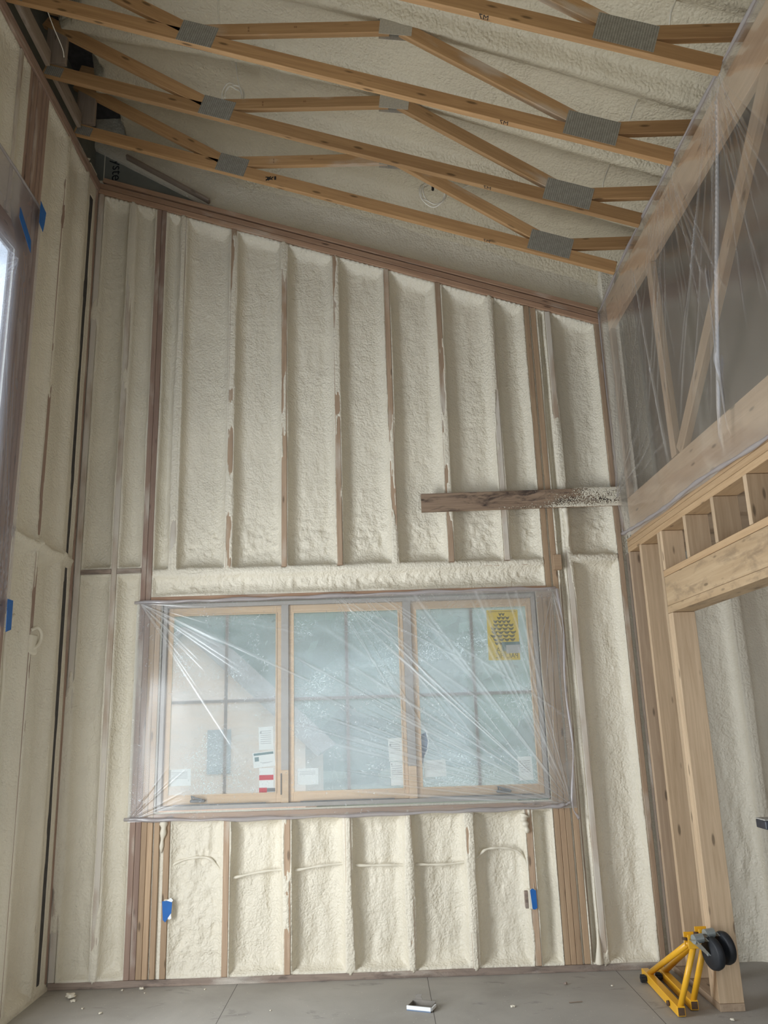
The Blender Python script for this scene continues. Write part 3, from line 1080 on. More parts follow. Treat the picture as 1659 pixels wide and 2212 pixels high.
# vertical lock lever at the left mullion and beside the right sash
wbox('sash_lock', (1.4905, 0.033, 1.14), (1.497, 0.041, 1.28), M['handle'])

# paper stickers on the glass


def sticker(name, x0, x1, z0, z1, label, tilt=0.0, lines=(), y=0.0805, mat='paper', cat='sticker', group='paper stickers on the window panes'):
    cxx, czz = (x0 + x1) / 2, (z0 + z1) / 2
    w, h = (x1 - x0) / 2, (z1 - z0) / 2
    o = box(name, (-w, -0.0006, -h), (w, 0.0006, h), M[mat])
    o.location = (cxx, y, czz)
    o.rotation_euler = (0, tilt, 0)
    tag(o, label, cat, group)
    for (a, b, c, d, mm) in lines:     # fractions of the sheet
        box('print_block', (-w + 2 * w * a, -0.0012, -h + 2 * h * c), (-w + 2 * w * b, -0.0007, -h + 2 * h * d), M[mm], o)
    return o


txt = [(0.12, 0.85, 0.80 - 0.09 * k, 0.825 - 0.09 * k, 'greytext') for k in range(7)]
sticker('paper_sticker', 0.716, 0.866, 1.215, 1.325, 'white paper sticker at the lower left corner of the left pane', -0.02, txt[:5])
sticker('paper_sticker', 1.333, 1.434, 1.437, 1.592, 'upright white text sticker on the left sash, top of a column of three', -0.03,
        [(0.08, 0.2, 0.70, 0.80, 'greytext')] + txt)
sticker('rating_sticker', 1.294, 1.446, 1.322, 1.424, 'wide white sticker with dark header bar and map outline, left sash', -0.09,
        [(0.05, 0.95, 0.80, 0.95, 'greenprint'), (0.08, 0.27, 0.42, 0.70, 'greenprint'), (0.36, 0.88, 0.28, 0.31, 'greytext'), (0.42, 0.75, 0.24, 0.27, 'greytext')])
o = sticker('warning_tag', 1.338, 1.436, 1.150, 1.316, 'red and white striped tag at the lower right of the left sash', 0.0,
            [(0.0, 1.0, 0.52, 0.72, 'red'), (0.0, 0.55, 0.0, 0.22, 'red'), (0.55, 1.25, 0.06, 0.20, 'handle')], group=None, cat='tag')
sticker('paper_sticker', 1.600, 1.746, 1.197, 1.305, 'blank-looking white sticker at the lower left of the middle pane', 0.0, txt[:3])
sticker('paper_sticker', 2.236, 2.333, 1.333, 1.488, 'upper one of two stacked white stickers on the middle sash', -0.03, [(0.08, 0.2, 0.66, 0.76, 'greytext')] + txt[:6])
sticker('paper_sticker', 2.246, 2.338, 1.174, 1.330, 'lower one of two stacked white stickers on the middle sash', -0.02, [(0.06, 0.16, 0.86, 0.93, 'greytext')] + txt[:5])
sticker('paper_sticker', 2.478, 2.630, 1.222, 1.333, 'white text sticker at the lower left of the right pane', -0.03, txt[:5])
sticker('paper_sticker', 3.132, 3.230, 1.180, 1.337, 'white sticker at the lower right corner of the right pane', -0.03, txt[:6])
# torn dark label at the left of the right sash
tl = prism('torn_label', [(2.462, 1.33), (2.472, 1.31), (2.482, 1.36), (2.502, 1.40), (2.512, 1.46), (2.500, 1.52), (2.478, 1.51), (2.462, 1.50)], 0.0795, 0.0812, M['bluegrey'])
tag(tl, 'torn dark blue-grey label with white edge at the left of the right pane', 'sticker')
prism('torn_edge', [(2.482, 1.362), (2.488, 1.355), (2.508, 1.395), (2.520, 1.46), (2.506, 1.535), (2.488, 1.545), (2.5, 1.52), (2.512, 1.46), (2.502, 1.40)], 0.0790, 0.0806, M['paper'], tl)

# yellow poster on the outside of the glass, read from behind
po = box('yellow_poster', (-0.113, -0.0006, -0.180), (0.113, 0.0006, 0.180), M['poster'])
po.location = (3.088, 0.0812, 2.181)
po.rotation_euler = (0, 0.012, 0)
tag(po, 'yellow poster with a dark pine cone and mirrored lettering, top right pane', 'poster')
rows = 9
bm = bmesh.new()
for r in range(rows):
    zc0 = 0.160 - r * 0.026
    half = [0.022, 0.045, 0.062, 0.074, 0.084, 0.089, 0.089, 0.080, 0.060][r]
    nn = 2 + min(r, 2)
    for k in range(nn):
        if nn > 1:
            c0 = -half + 2 * half * (k + 0.5) / nn + (0.006 if r % 2 else -0.004)
        wd = half / nn * 0.98
        topv, botv = [], []
        for j in range(9):
            u = -1 + 2 * j / 8
            x = c0 + wd * u
            topv.append(bm.verts.new((x, -0.0012, zc0 - 0.001 - 0.006 * math.cos(u * math.pi / 2))))
            botv.append(bm.verts.new((x, -0.0012, zc0 - 0.004 - 0.021 * math.cos(u * math.pi / 2) ** 0.6 if abs(u) < 0.99 else zc0 - 0.006)))
        for j in range(8):
            bm.faces.new((topv[j], topv[j + 1], botv[j + 1], botv[j]))
pc = finish('pine_cone_print', bm, M['olive'], po)
text_obj('mirrored_letters', 'SIERRA', 0.052, M['olive'], frame_M((0.096, -0.0010, -0.125), (-0.95, 0, 0), (0, 0, 1)), po)
text_obj('mirrored_letters', 'PACIFIC', 0.052, M['olive'], frame_M((0.101, -0.0010, -0.166), (-0.88, 0, 0), (0, 0, 1)), po)
ring2 = box('border_line', (-0.100, -0.0011, 0.166), (0.100, -0.0007, 0.169), M['olive'], po)
dl = box('dark_strip_sticker', (-0.065, -0.0007, -0.011), (0.065, 0.0007, 0.011), M['greenprint'])
dl.location = (3.138, 0.0785, 2.118)
tag(dl, 'dark strip label stuck over the lower part of the yellow poster', 'sticker')
box('label_tab', (-0.065, -0.0006, -0.052), (-0.035, 0.0006, -0.0112), M['greenprint'], dl)
box('label_backing', (-0.0345, -0.0006, -0.070), (0.065, 0.0006, -0.0112), M['greytext'], dl)

# ------------------------------------------------------------------ plastic film over the window


def ridge_lines(u, v, lines, rng):
    h = np.zeros(u.shape)
    for (ux, vx, ang, width, amp, r0, r1) in lines:
        ca, sa = math.cos(ang), math.sin(ang)
        along = (u - ux) * ca + (v - vx) * sa
        across = -(u - ux) * sa + (v - vx) * ca
        w = width * (0.5 + 0.8 * np.clip(along, 0, 3))
        f = np.exp(-(across / w) ** 2) * np.clip((along - r0) / 0.05, 0, 1) * np.clip((r1 - along) / 0.25, 0, 1)
        h += amp * f
    return h


rng = random.Random(5)
fu = np.linspace(0.470, 3.495, 800)
fv = np.linspace(1.000, 2.490, 400)
FU, FV = np.meshgrid(fu, fv, indexing='ij')
lines = []
br_ = (3.46, 1.02)
for k in range(46):      # pulled from the lower right corner
    ang = math.radians(rng.uniform(98, 176))
    lines.append((br_[0], br_[1], ang, rng.uniform(0.004, 0.008), rng.uniform(0.001, 0.004), rng.uniform(0.0, 0.5), rng.uniform(0.6, 2.3)))
for k in range(26):      # from the upper left corner
    ang = math.radians(rng.uniform(-58, -4))
    lines.append((0.49, 2.475, ang, rng.uniform(0.004, 0.008), rng.uniform(0.001, 0.004), 0, rng.uniform(0.3, 1.5)))
for k in range(14):
    ang = math.radians(rng.uniform(-62, -25))
    lines.append((1.95 + rng.uniform(-0.1, 0.3), 2.47, ang, 0.006, 0.003, 0, rng.uniform(0.4, 1.6)))
for k in range(12):
    ang = math.radians(rng.uniform(10, 70))
    lines.append((0.48, 1.01, ang, 0.003, 0.002, 0, rng.uniform(0.2, 0.6)))
for k in range(12):
    ang = math.radians(rng.uniform(-110, -62))
    lines.append((3.45, 2.47, ang, 0.003, 0.003, 0, rng.uniform(0.5, 1.4)))
hh = ridge_lines(FU, FV, lines, rng)
strong = ridge_lines(FU, FV, [(3.20, 1.23, math.radians(137.0), 0.0055, 0.02, 0.0, 1.35), (3.20, 1.23, math.radians(134.8), 0.0045, 0.016, 0.0, 1.3),
                              (3.20, 1.23, math.radians(125), 0.0045, 0.012, 0.0, 0.65), (3.28, 1.14, math.radians(147), 0.006, 0.006, 0.0, 1.3)], rng)
sag = 0.010 * fbm(FU, FV, 1.6, 1.2, 401, 3)
eu = np.minimum(np.minimum(FU - 0.47, 3.495 - FU) / 0.12, np.minimum(FV - 1.0, 2.49 - FV) / 0.10)
eu = np.clip(eu, 0, 1)
yy = -0.012 - 0.010 * eu + sag * eu - hh * 0.8 - strong * 0.3
streak = np.clip(fbm(FU + FV * 1.1, FV - FU * 0.95, 0.9, 26, 411, 3), 0, 1) * 0.16 * np.clip(fbm(FU, FV, 1.3, 1.3, 415, 2) + 0.3, 0, 1)
wav = np.clip(fbm(FU, FV, 1.1, 5, 421, 3), 0, 1) * 0.22
dens = hh * 55 + strong * 45 + streak + wav + 0.25 * (1 - eu) ** 3
# the sheet is a slightly sheared trapezium as taped in the photo
film = grid_mesh('window_plastic_sheet', FU, yy, FV, M['film_window'], None, {'dens': np.clip(dens, 0, 0.8)})
tag(film, 'hazy crumpled plastic sheet stretched over the whole back window', 'plastic sheet')
# rolled hems
for pts, nm in (([(0.455, -0.022, 2.476), (1.2, -0.034, 2.478), (2.0, -0.036, 2.484), (2.8, -0.036, 2.492), (3.47, -0.03, 2.493)], 'top'),
                ([(0.45, -0.02, 1.018), (1.1, -0.028, 1.000), (1.9, -0.034, 1.000), (2.7, -0.030, 1.004), (3.3, -0.028, 1.012), (3.45, -0.032, 1.035)], 'bot')):
    P = catmull(pts, 16)
    P = [p + Vector((0, 0.002 * math.sin(i * 1.3), 0.003 * math.sin(i * 0.9))) for i, p in enumerate(P)]
    tube('rolled_hem', P, lambda t: 0.011 + 0.004 * math.sin(t * 31), M['film_fold'], film, 8)
tube('rolled_hem', catmull([(3.475, -0.03, 2.49), (3.50, -0.035, 2.2), (3.478, -0.03, 1.8), (3.497, -0.03, 1.4), (3.46, -0.032, 1.04), (3.50, -0.02, 0.93)], 10),
     lambda t: 0.007 + 0.003 * math.sin(t * 27), M['film_fold'], film, 8)

# ------------------------------------------------------------------ cable run under the sill and boxes
cab = [(0.762, 0.030, 0.52), (0.766, 0.032, 0.66), (0.785, 0.032, 0.725), (0.90, 0.030, 0.758), (1.01, 0.030, 0.755), (1.08, 0.034, 0.69), (1.115, 0.05, 0.62),
       (1.18, 0.052, 0.625), (1.35, 0.046, 0.655), (1.50, 0.050, 0.665), (1.60, 0.050, 0.660), (1.75, 0.046, 0.680), (1.92, 0.050, 0.690),
       (2.02, 0.050, 0.675), (2.2, 0.046, 0.672), (2.33, 0.05, 0.668), (2.42, 0.050, 0.668), (2.58, 0.044, 0.664), (2.72, 0.048, 0.675),
       (2.80, 0.045, 0.695), (2.86, 0.034, 0.745), (2.93, 0.034, 0.758), (3.03, 0.034, 0.750), (3.10, 0.032, 0.715), (3.135, 0.022, 0.640), (3.138, 0.020, 0.54)]
tag(tube('electrical_cable', catmull(cab, 8), lambda t: 0.0085 + 0.0022 * math.sin(t * 160), M['foam_smooth'], None, 8),
    'foam-coated cable crossing the bays under the window between two taped boxes', 'cable')


def elec_box(x, z, side, label):
    e = tag(empty('outlet_box', (x, 0.0, z)), label, 'outlet box', 'taped outlet boxes under the window')
    bd_ = box('box_body', (-0.026, -0.012, -0.062), (0.026, 0.045, 0.062), M['foam_smooth'], e, 0.005)
    if side < 0:
        # crumpled tape, pulled down to a point
        tp_ = prism('cover_tape', [(-0.034, 0.052), (0.010, 0.056), (0.032, 0.050), (0.028, -0.020), (0.008, -0.050), (-0.010, -0.075), (-0.026, -0.058)], -0.0165, -0.0125, M['tape'], e)
        prism('torn_paper', [(-0.004, 0.056), (0.022, 0.072), (0.038, 0.058), (0.03, 0.046)], -0.018, -0.014, M['white'], e)
        prism('torn_paper', [(0.006, -0.050), (0.026, -0.022), (0.030, -0.052), (0.016, -0.058)], -0.018, -0.014, M['white'], e)
    else:
        tp_ = prism('cover_tape', [(-0.012, 0.056), (0.004, 0.066), (0.026, 0.052), (0.028, -0.052), (0.012, -0.062), (-0.004, -0.058)], -0.0165, -0.0125, M['tape'], e)
        box('box_side', (-0.048, -0.010, -0.056), (-0.0262, 0.02, 0.050), M['plate_dusty'], e, 0.003)
    reparent(tp_, bd_)
    return e


elec_box(0.757, 0.455, -1, 'blue-taped outlet box on the brown stud under the left end of the window')
elec_box(3.150, 0.443, 1, 'blue-taped outlet box on the stud under the right end of the window')

# ------------------------------------------------------------------ left wall framing
lw_lab = ['foam-coated stud of the left wall closest to the corner', 'second stud of the left wall out from the corner, brown strip below its block',
          'third stud of the left wall, beside the plastic-covered window']
for y, lb, mt in zip(LST, lw_lab, ('stud_sprayed', 'stud_red', 'stud_red')):
    o = board('wall_stud', (-0.07, y, 0.043), (-0.07, y, 5.88), (0, 1, 0), 0.038, 0.138, M[mt])
    tag(o, lb, 'stud', 'left wall studs')
tag(board('wall_stud', (-0.07, -0.018, 0.043), (-0.07, -0.018, 5.88), (0, 1, 0), 0.032, 0.138, M['stud_red']),
    'reddish stud of the left wall standing right in the corner', 'stud', 'left wall studs')
for k, y in enumerate((-1.085, -1.125, -1.165, -1.205, -1.245, -1.285)):
    o = board('jamb_stud', (-0.072 - 0.006 * (k % 2), y, 2.335), (-0.072 - 0.006 * (k % 2), y, 5.88), (0, 1, 0), 0.037, 0.136, M['stud_red'])
    tag(o, 'purplish jamb stud behind the left plastic sheet, %s from the foam' % nth[k], 'stud', 'jamb studs of the left window')
for z0, z1, lb in ((4.53, 4.68, 'wood header above the left window under the plastic sheet'), (2.215, 2.325, 'wood sill below the left window under the plastic sheet')):
    tag(board('window_header', (-0.07, -3.3, (z0 + z1) / 2), (-0.07, -1.06, (z0 + z1) / 2), (0, 0, 1), z1 - z0, 0.13, M['stud_red']), lb, 'board')
for y in (-1.45, -1.85, -2.25, -2.65):
    tag(board('cripple_stud', (-0.07, y, 4.69), (-0.07, y, 5.88), (0, 1, 0), 0.038, 0.138, M['stud_sprayed']),
        'foam-dusted short stud above the left window header', 'stud', 'short studs above the left window')
tag(board('bottom_plate', (-0.07, -3.4, 0.021), (-0.07, -0.01, 0.021), (0, 0, 1), 0.041, 0.14, M['foam_smooth']),
    'foam-crusted bottom plate at the foot of the left wall', 'plate')
for k, z in enumerate((5.905, 5.948)):
    tag(board('top_plate', (-0.068, -5.0, z), (-0.068, -0.004, z), (0, 0, 1), 0.040, 0.15, M['stud_red']),
        ['lower of the two top plates on the left wall', 'upper of the two top plates on the left wall'][k], 'plate', 'top plates of the left wall')
for a, b, lb in ((-1.02, -0.66, 'left wall fire block nearest the plastic sheet, capped with foam'), (-0.62, -0.26, 'middle fire block of the left wall, capped with foam'),
                 (-0.22, -0.06, 'short left wall fire block by the dark joint, capped with foam')):
    tag(board('fire_block', (-0.062, a, 2.765), (-0.062, b, 2.765), (0, 0, 1), 0.036, 0.11, M['stud_sprayed']), lb, 'block', 'fire blocks of the left wall')
# foam-buried box with its cable loop
jb = tag(empty('junction_box', (0.0, -0.62, 2.16)), 'foam-buried junction box with a cable loop low on the left wall', 'junction box')
box('box_body', (-0.05, -0.04, -0.08), (0.012, 0.07, 0.05), M['foam_smooth'], jb, 0.012)
tube('cable_loop', catmull([(0.0, 0.0, -0.05), (0.022, 0.05, -0.01), (0.03, 0.06, 0.05), (0.02, 0.02, 0.09), (0.0, -0.03, 0.07)], 8), 0.011, M['foam_smooth'], jb)
tag(tube('electrical_cable', catmull([(-0.02, -0.86, 2.30), (-0.018, -0.93, 2.24), (-0.02, -0.95, 2.1), (-0.022, -0.93, 1.9), (-0.03, -0.91, 1.7), (-0.03, -0.90, 1.2), (-0.03, -0.89, 0.3)], 8),
         0.010, M['foam_smooth'], None), 'foam-covered cable running down the left wall below the plastic sheet', 'cable')

# left window, its film and tape
w2 = struct(empty('window_2', (-0.07, -2.22, 2.33)))


def ringy(name, y0, y1, z0, z1, t, x0, x1, mat, parent):
    off = Vector(parent.location)
    bm = bmesh.new()
    for lo, hi in (((x0, y0, z0), (x1, y0 + t, z1)), ((x0, y1 - t, z0), (x1, y1, z1)), ((x0, y0 + t, z0), (x1, y1 - t, z0 + t)), ((x0, y0 + t, z1 - t), (x1, y1 - t, z1))):
        box_bm(bm, tuple(Vector(lo) - off), tuple(Vector(hi) - off), 0.0015)
    return finish(name, bm, mat, parent)


ringy('window_frame', -3.09, -1.318, 2.34, 4.51, 0.022, -0.13, -0.03, M['white'], w2)
g2 = box('glass_pane', (-0.035, -0.85, 0.03), (-0.031, 0.88, 2.16), M['glass'], w2)
lu = np.linspace(-3.3, -1.02, 300)
lv = np.linspace(2.20, 5.0, 300)
LU, LV = np.meshgrid(lu, lv, indexing='ij')
topz = 4.98 - 0.0 * LU
LVs = LV
ll = []
for k in range(40):
    ll.append((-1.30, 4.45, math.radians(rng.uniform(184, 262)), 0.003, rng.uniform(0.002, 0.006), 0, rng.uniform(0.4, 2.0)))
for k in range(26):
    ll.append((-1.04 - rng.uniform(0, 0.15), 2.25, math.radians(rng.uniform(84, 130)), 0.004, rng.uniform(0.002, 0.005), 0, rng.uniform(0.4, 1.9)))
lh = ridge_lines(LU, LV, ll, rng)
lx = 0.012 + 0.012 * (0.5 + 0.5 * fbm(LU, LV, 2.2, 0.6, 431, 3)) + lh
lf = grid_mesh('left_plastic_sheet', lx, LU, LVs, M['film_left'], None, {'dens': np.clip(lh * 28 + 0.12 * np.clip(fbm(LU, LV, 5, 0.8, 433, 2), 0, 1), 0, 0.7)})
tag(lf, 'bluish plastic sheet covering the bright window of the left wall', 'plastic sheet')
tube('rolled_hem', catmull([(0.02, -3.3, 4.99), (0.026, -2.2, 4.985), (0.022, -1.5, 4.99), (0.018, -1.03, 4.98)], 10), 0.009, M['film_fold'], lf)


def tape(loc, pts, label):
    o = prism('tape_strip', pts, 0, 0.002, M['tape'], None, 'yz')
    o.location = loc
    return tag(o, label, 'tape', 'blue tape strips on the left plastic sheet')


tape((0.042, -1.08, 4.90), [(-0.035, 0.10), (0.0, 0.085), (0.055, 0.07), (0.045, -0.02), (0.03, -0.09), (-0.035, -0.06)], 'blue tape at the upper corner of the left plastic sheet')
tape((0.044, -1.29, 4.66), [(-0.10, 0.10), (-0.08, 0.09), (0.08, -0.02), (0.09, -0.10), (0.06, -0.085), (-0.10, 0.03)], 'slanting blue tape above the left window corner')
tape((0.044, -1.065, 2.26), [(-0.04, 0.10), (0.03, 0.10), (0.035, -0.07), (-0.03, -0.09)], 'blue tape at the lower edge of the left plastic sheet')

# ------------------------------------------------------------------ roof trusses


def truss(y, idx, label):
    T = tag(empty('roof_truss', (0.0, y, 5.98)), label, 'roof truss', 'roof trusses under the foamed ceiling')
    yc = y + 0.019           # centre of the 38 mm plies; front face at y

    def seg(nm, a, b, h, mat):
        return board(nm, (a[0], yc, a[1]), (b[0], yc, b[1]), (0, 0, 1), h, 0.038, M[mat], T, 0.002)
    h = 0.092
    up_ = h / 2 / math.cos(math.atan(SL))
    bc = seg('bottom_chord', (0.0, zpl(0) + up_), (3.985, zpl(3.985) + up_), h, 'truss')
    # web up to the left from the first joint
    seg('web', (1.13, 5.715), (-0.02, 6.434), 0.084, 'truss')
    # nearly level web from first joint to the upper joint
    wb2 = seg('web', (1.22, 5.700), (2.36, 5.700), 0.084, 'truss_sprayed')
    seg('web', (2.44, 5.690), (3.44, 5.010), 0.088, 'truss_sprayed')
    seg('web', (3.62, 4.935), (4.45, 4.945), 0.086, 'truss')
    seg('top_chord', (0.0, 6.56), (4.5, 5.20), 0.09, 'truss_sprayed')
    # heel post
    board('heel_post', (0.07, yc, 5.98 + 0.09), (0.07, yc, 6.42), (0, 1, 0), 0.036, 0.14, M['stud_grey'], T)
    # nail plates on the room face and the far face
    ang = -math.atan(SL)

    def plate(x, z, w, hh_, a, mat='nailplate'):
        for s in (-1, 1):
            bm = bmesh.new()
            box_bm(bm, (-w / 2, -0.0009, -hh_ / 2), (w / 2, 0.0009, hh_ / 2), 0)
            o = finish('nail_plate', bm, M[mat], T)
            o.location = (x, (-0.0012 if s < 0 else 0.0392), z - 5.98)
            o.rotation_euler = (0, -a, 0)
    plate(1.195, 5.672, 0.225, 0.150, ang)
    plate(3.525, 4.938, 0.315, 0.165, ang)
    plate(2.40, 5.695, 0.20, 0.125, -0.12, 'nailplate_sprayed')
    plate(0.07, 6.000, 0.12, 0.075, ang)
    # pencilled mark upside down on the chord's edge and brown grade stamps
    xm = 2.84
    if idx != 9:
        ux = Vector((math.cos(ang), 0, math.sin(ang)))
        # on the lower edge (faces the floor)
        o = text_obj('pencil_mark', 'M7', 0.042, M['black'], Matrix.Identity(4), T)
        base = Vector((xm + [0.25, 0.18, 0.2, 0.0][idx], yc - 0.010 + 0.0, 0))
        zl = zpl(base.x) - 0.0012
        o.matrix_local = frame_M((base.x, base.y - y + 0.020, zl - 5.98), -ux, (0, -1, 0))
        reparent(o, bc)
    fx = Vector((math.cos(ang), 0, math.sin(ang)))
    fz = Vector((-math.sin(ang), 0, math.cos(ang)))
    for (x, s, sz) in ((1.50, 'II\nII', 0.022), (1.78, 'IIII', 0.02)):
        o = text_obj('grade_stamp', s, sz, M['stamp'], frame_M((x, -0.0006, 5.70 - 5.98), (1, 0, 0), (0, 0, 1)), T)
        reparent(o, wb2)
    return T


tl_ = ['roof truss closest to the back wall, with a black scribble on its chord', 'second roof truss from the back wall, with cable loops hanging near it',
       'third roof truss from the back wall, spanning the full picture width', 'nearest roof truss, only its right half seen at the top right']
TR = []
for i, y in enumerate(TY):
    TR.append(truss(y, i, tl_[i]))
# the scribble
bm = bmesh.new()
for k in range(10):
    a = random.uniform(0, 6.28)
    c0 = (random.uniform(-0.02, 0.02), random.uniform(-0.012, 0.012))
    l = random.uniform(0.008, 0.022)
    dx, dzz = math.cos(a) * l, math.sin(a) * l
    tube_bm(bm, [(c0[0] - dx, 0, c0[1] - dzz), (c0[0] + dx, 0, c0[1] + dzz)], 0.0035, 5)
box_bm(bm, (0.035, -0.002, -0.014), (0.048, 0.002, 0.014))
sc_ = finish('black_scribble', bm, M['black'], TR[0])
sc_.location = (1.475, -0.0005, zpl(1.475) + 0.045 - 5.98)
reparent(sc_, [c for c in TR[0].children if c.name.startswith('bottom_chord')][0])

# light blocking boards seen between heels at top left
for k, (ya, yb) in enumerate(((-1.115, -0.60), (-1.72, -1.19), (-2.40, -1.80))):
    tag(board('blocking_board', (0.045, ya, 6.06), (0.045, yb, 6.06), (0, 0, 1), 0.12, 0.03, M['stud_grey']),
        ['grey-brown blocking between the two truss heels next to the back wall', 'grey-brown blocking between the second and third truss heels',
         'grey-brown blocking between the third and nearest truss heels'][k], 'block', 'blocking on the left top plate')

# white cables hanging from the roof
W = 'white cables hanging from the ceiling'


def wire(pts, label, r=0.0042, name='hanging_cable'):
    return tag(tube(name, catmull(pts, 10), r, M['cable'], None, 7), label, 'cable', W)


def loop(cx_, cy_, cz_, rx, rz, turns, ph=0.0, jit=0.01):
    out = []
    nn = int(turns * 10)
    for i in range(nn + 1):
        a = ph + 2 * math.pi * i / 10
        k = 1 - 0.12 * (i / 10) + jit * math.sin(i * 1.9)
        out.append((cx_ + rx * k * math.cos(a), cy_ + 0.01 * (i % 4), cz_ + rz * k * math.sin(a)))
    return out


wire([(1.28, -1.0, 6.36), (1.284, -1.0, 6.247), (1.31, -1.0, 6.02), (1.34, -1.0, 5.90), (1.33, -1.0, 5.82)] + loop(1.27, -1.0, 5.90, 0.085, 0.115, 2.6, -0.6), 'coiled white cable hanging behind the second truss, left of centre', 0.0052)
wire([(1.26, -1.66, 6.30), (1.27, -1.67, 6.17), (1.30, -1.68, 6.02), (1.31, -1.70, 5.86), (1.32, -1.71, 5.78)], 'short straight white cable above the third truss near its left nail plate', 0.0055)
lw = wire([(3.10, -0.35, 5.62), (3.0, -0.36, 5.60), (2.90, -0.36, 5.56)] + loop(2.715, -0.35, 5.555, 0.115, 0.125, 2.7, 0.3, 0.03), 'coiled white cable with a black end in front of the back wall gable', 0.0052)
tube('black_end', [(2.71, -0.37, 5.62), (2.705, -0.375, 5.55)], 0.010, M['black'], lw)
wire([(3.94, -1.0, 5.42), (3.92, -1.0, 5.39), (3.90, -1.0, 5.33), (3.87, -1.0, 5.26), (3.82, -1.0, 5.14), (3.798, -1.0, 5.05)], 'thin white cable dropping between the second and third trusses at the right', 0.005)
wire([(4.05, -1.6, 5.60), (4.02, -1.6, 5.53), (3.985, -1.6, 5.42), (3.90, -1.6, 5.30), (3.85, -1.6, 5.2), (3.80, -1.6, 5.08)], 'white cable with a bend dropping beside the third truss at the right', 0.0045)
wire([(3.90, -2.3, 5.40), (3.866, -2.3, 5.275), (3.83, -2.3, 5.19), (3.805, -2.3, 5.06)], 'white cable at the top right above the nearest truss', 0.005)
wire([(3.35, -0.40, 5.16), (3.45, -0.42, 5.05), (3.60, -0.43, 5.02), (3.72, -0.42, 5.05)], 'drooping white cable behind the first truss near its right nail plate', 0.004)
wire([(0.13, -1.62, 6.28), (0.14, -1.55, 6.2), (0.15, -1.40, 6.13), (0.155, -1.24, 6.10), (0.155, -1.20, 6.06)], 'thin white cable crossing the dark heel space at top left', 0.0035)
wire([(0.16, -1.0, 6.03), (0.20, -0.98, 6.10), (0.24, -0.97, 6.06), (0.29, -0.97, 6.11), (0.33, -0.98, 6.02)], 'wavy white cable end in the heel space at top left', 0.005)

# ------------------------------------------------------------------ right wall: framing, header, ledge
RW = 'right wall framing studs'


def rstud(y0, y1, z0, z1, mat, label, x0=XR, x1=XR + 0.138, name='wall_stud', group=RW):
    o = board(name, ((x0 + x1) / 2, (y0 + y1) / 2, z0), ((x0 + x1) / 2, (y0 + y1) / 2, z1), (0, 1, 0), abs(y1 - y0), x1 - x0, M[mat])
    return tag(o, label, 'stud', group)


rstud(-0.045, -0.006, 0.041, 2.728, 'stud_grey', 'right wall stud tight in the corner with the foamed wall')
rstud(-0.100, -0.063, 0.041, 2.728, 'pale_side', 'second right wall stud, next to the corner stud with a dark ragged gap')
rstud(-0.350, -0.312, 0.041, 2.728, 'pale', 'pale-edged right wall stud midway between corner and door jamb')
rstud(-0.715, -0.677, 0.041, 2.728, 'pale', 'tall jamb stud of the doorway reaching up to the ledge')
rstud(-0.757, -0.719, 0.041, 2.203, 'pale', 'inner trimmer stud supporting the door header')
rstud(-0.797, -0.759, 0.041, 2.203, 'pale', 'outer trimmer stud of the doorway, its wide brown side facing the opening')
cl_ = ['short stud on the header right beside the tall jamb stud', 'short stud above the header, second from the jamb', 'short stud above the header, third from the jamb',
       'short stud above the header, cut by the right edge of the picture', 'short stud above the header, beyond the right edge of the picture']
for k, y in enumerate((-0.745, -1.155, -1.565, -1.975, -2.385)):
    rstud(y - 0.019, y + 0.019, 2.477, 2.728, 'pale', cl_[k], name='cripple_stud', group='short studs between header and ledge')
tag(yboard('jamb_foot_plate', XR, XR + 0.138, -0.80, -0.0005, 0.0005, 0.040, M['pale_side']), 'short pale sole plate under the door jamb studs on the right', 'plate')
hd = tag(empty('door_header', (XR, -0.72, 2.205)), 'deep laminated wood header beam over the doorway on the right', 'beam')
yboard('header_bottom_board', XR - 0.0, XR + 0.138, -3.69, -0.719, 2.205, 2.250, M['lvl'], hd)
yboard('header_beam', XR + 0.002, XR + 0.136, -3.69, -0.719, 2.252, 2.434, M['lvl'], hd)
yboard('header_top_board', XR - 0.0, XR + 0.138, -3.69, -0.719, 2.436, 2.475, M['ledge'], hd)
for k, (z0, z1, lb) in enumerate(((2.730, 2.768, 'lower orange-brown plate of the ledge above the short studs'), (2.770, 2.808, 'upper orange-brown plate of the ledge above the short studs'),
                                  (2.810, 2.830, 'thin top board of the ledge under the plastic sheet'))):
    tag(yboard('ledge_plate', XR + 0.004, XR + 0.14, -3.69, -0.048, z0, z1, M['ledge']), lb, 'plate', 'ledge plates on the right wall')

# girder truss behind the film
gt = tag(empty('girder_truss', (XR + 0.06, -0.05, 2.842)), 'large pale wood truss with diagonal webs behind the plastic sheet at right', 'truss')


def gseg(nm, a, b, h, mat, x=XR + 0.055, w=0.04):
    return board(nm, (x, a[0], a[1]), (x, b[0], b[1]), (0, 0, 1) if abs(b[0] - a[0]) > abs(b[1] - a[1]) * 0.3 else (0, 1, 0), h, w, M[mat], gt)


gseg('bottom_chord', (-0.06, 2.990), (-3.69, 2.975), 0.285, 'pale')
gseg('top_chord', (-0.06, 4.615), (-3.69, 4.63), 0.26, 'pale')
gseg('web', (-1.035, 3.135), (-1.005, 4.48), 0.085, 'pale')
gseg('web', (-1.12, 3.14), (-2.70, 4.48), 0.095, 'pale', XR + 0.0555)
gseg('web', (-0.085, 3.135), (-0.085, 4.48), 0.05, 'stud')
# loft back wall pieces beyond the truss
struct(box('wall_loft', (4.30, -3.7, 2.80), (4.34, 0.04, 5.2), M['loft']))

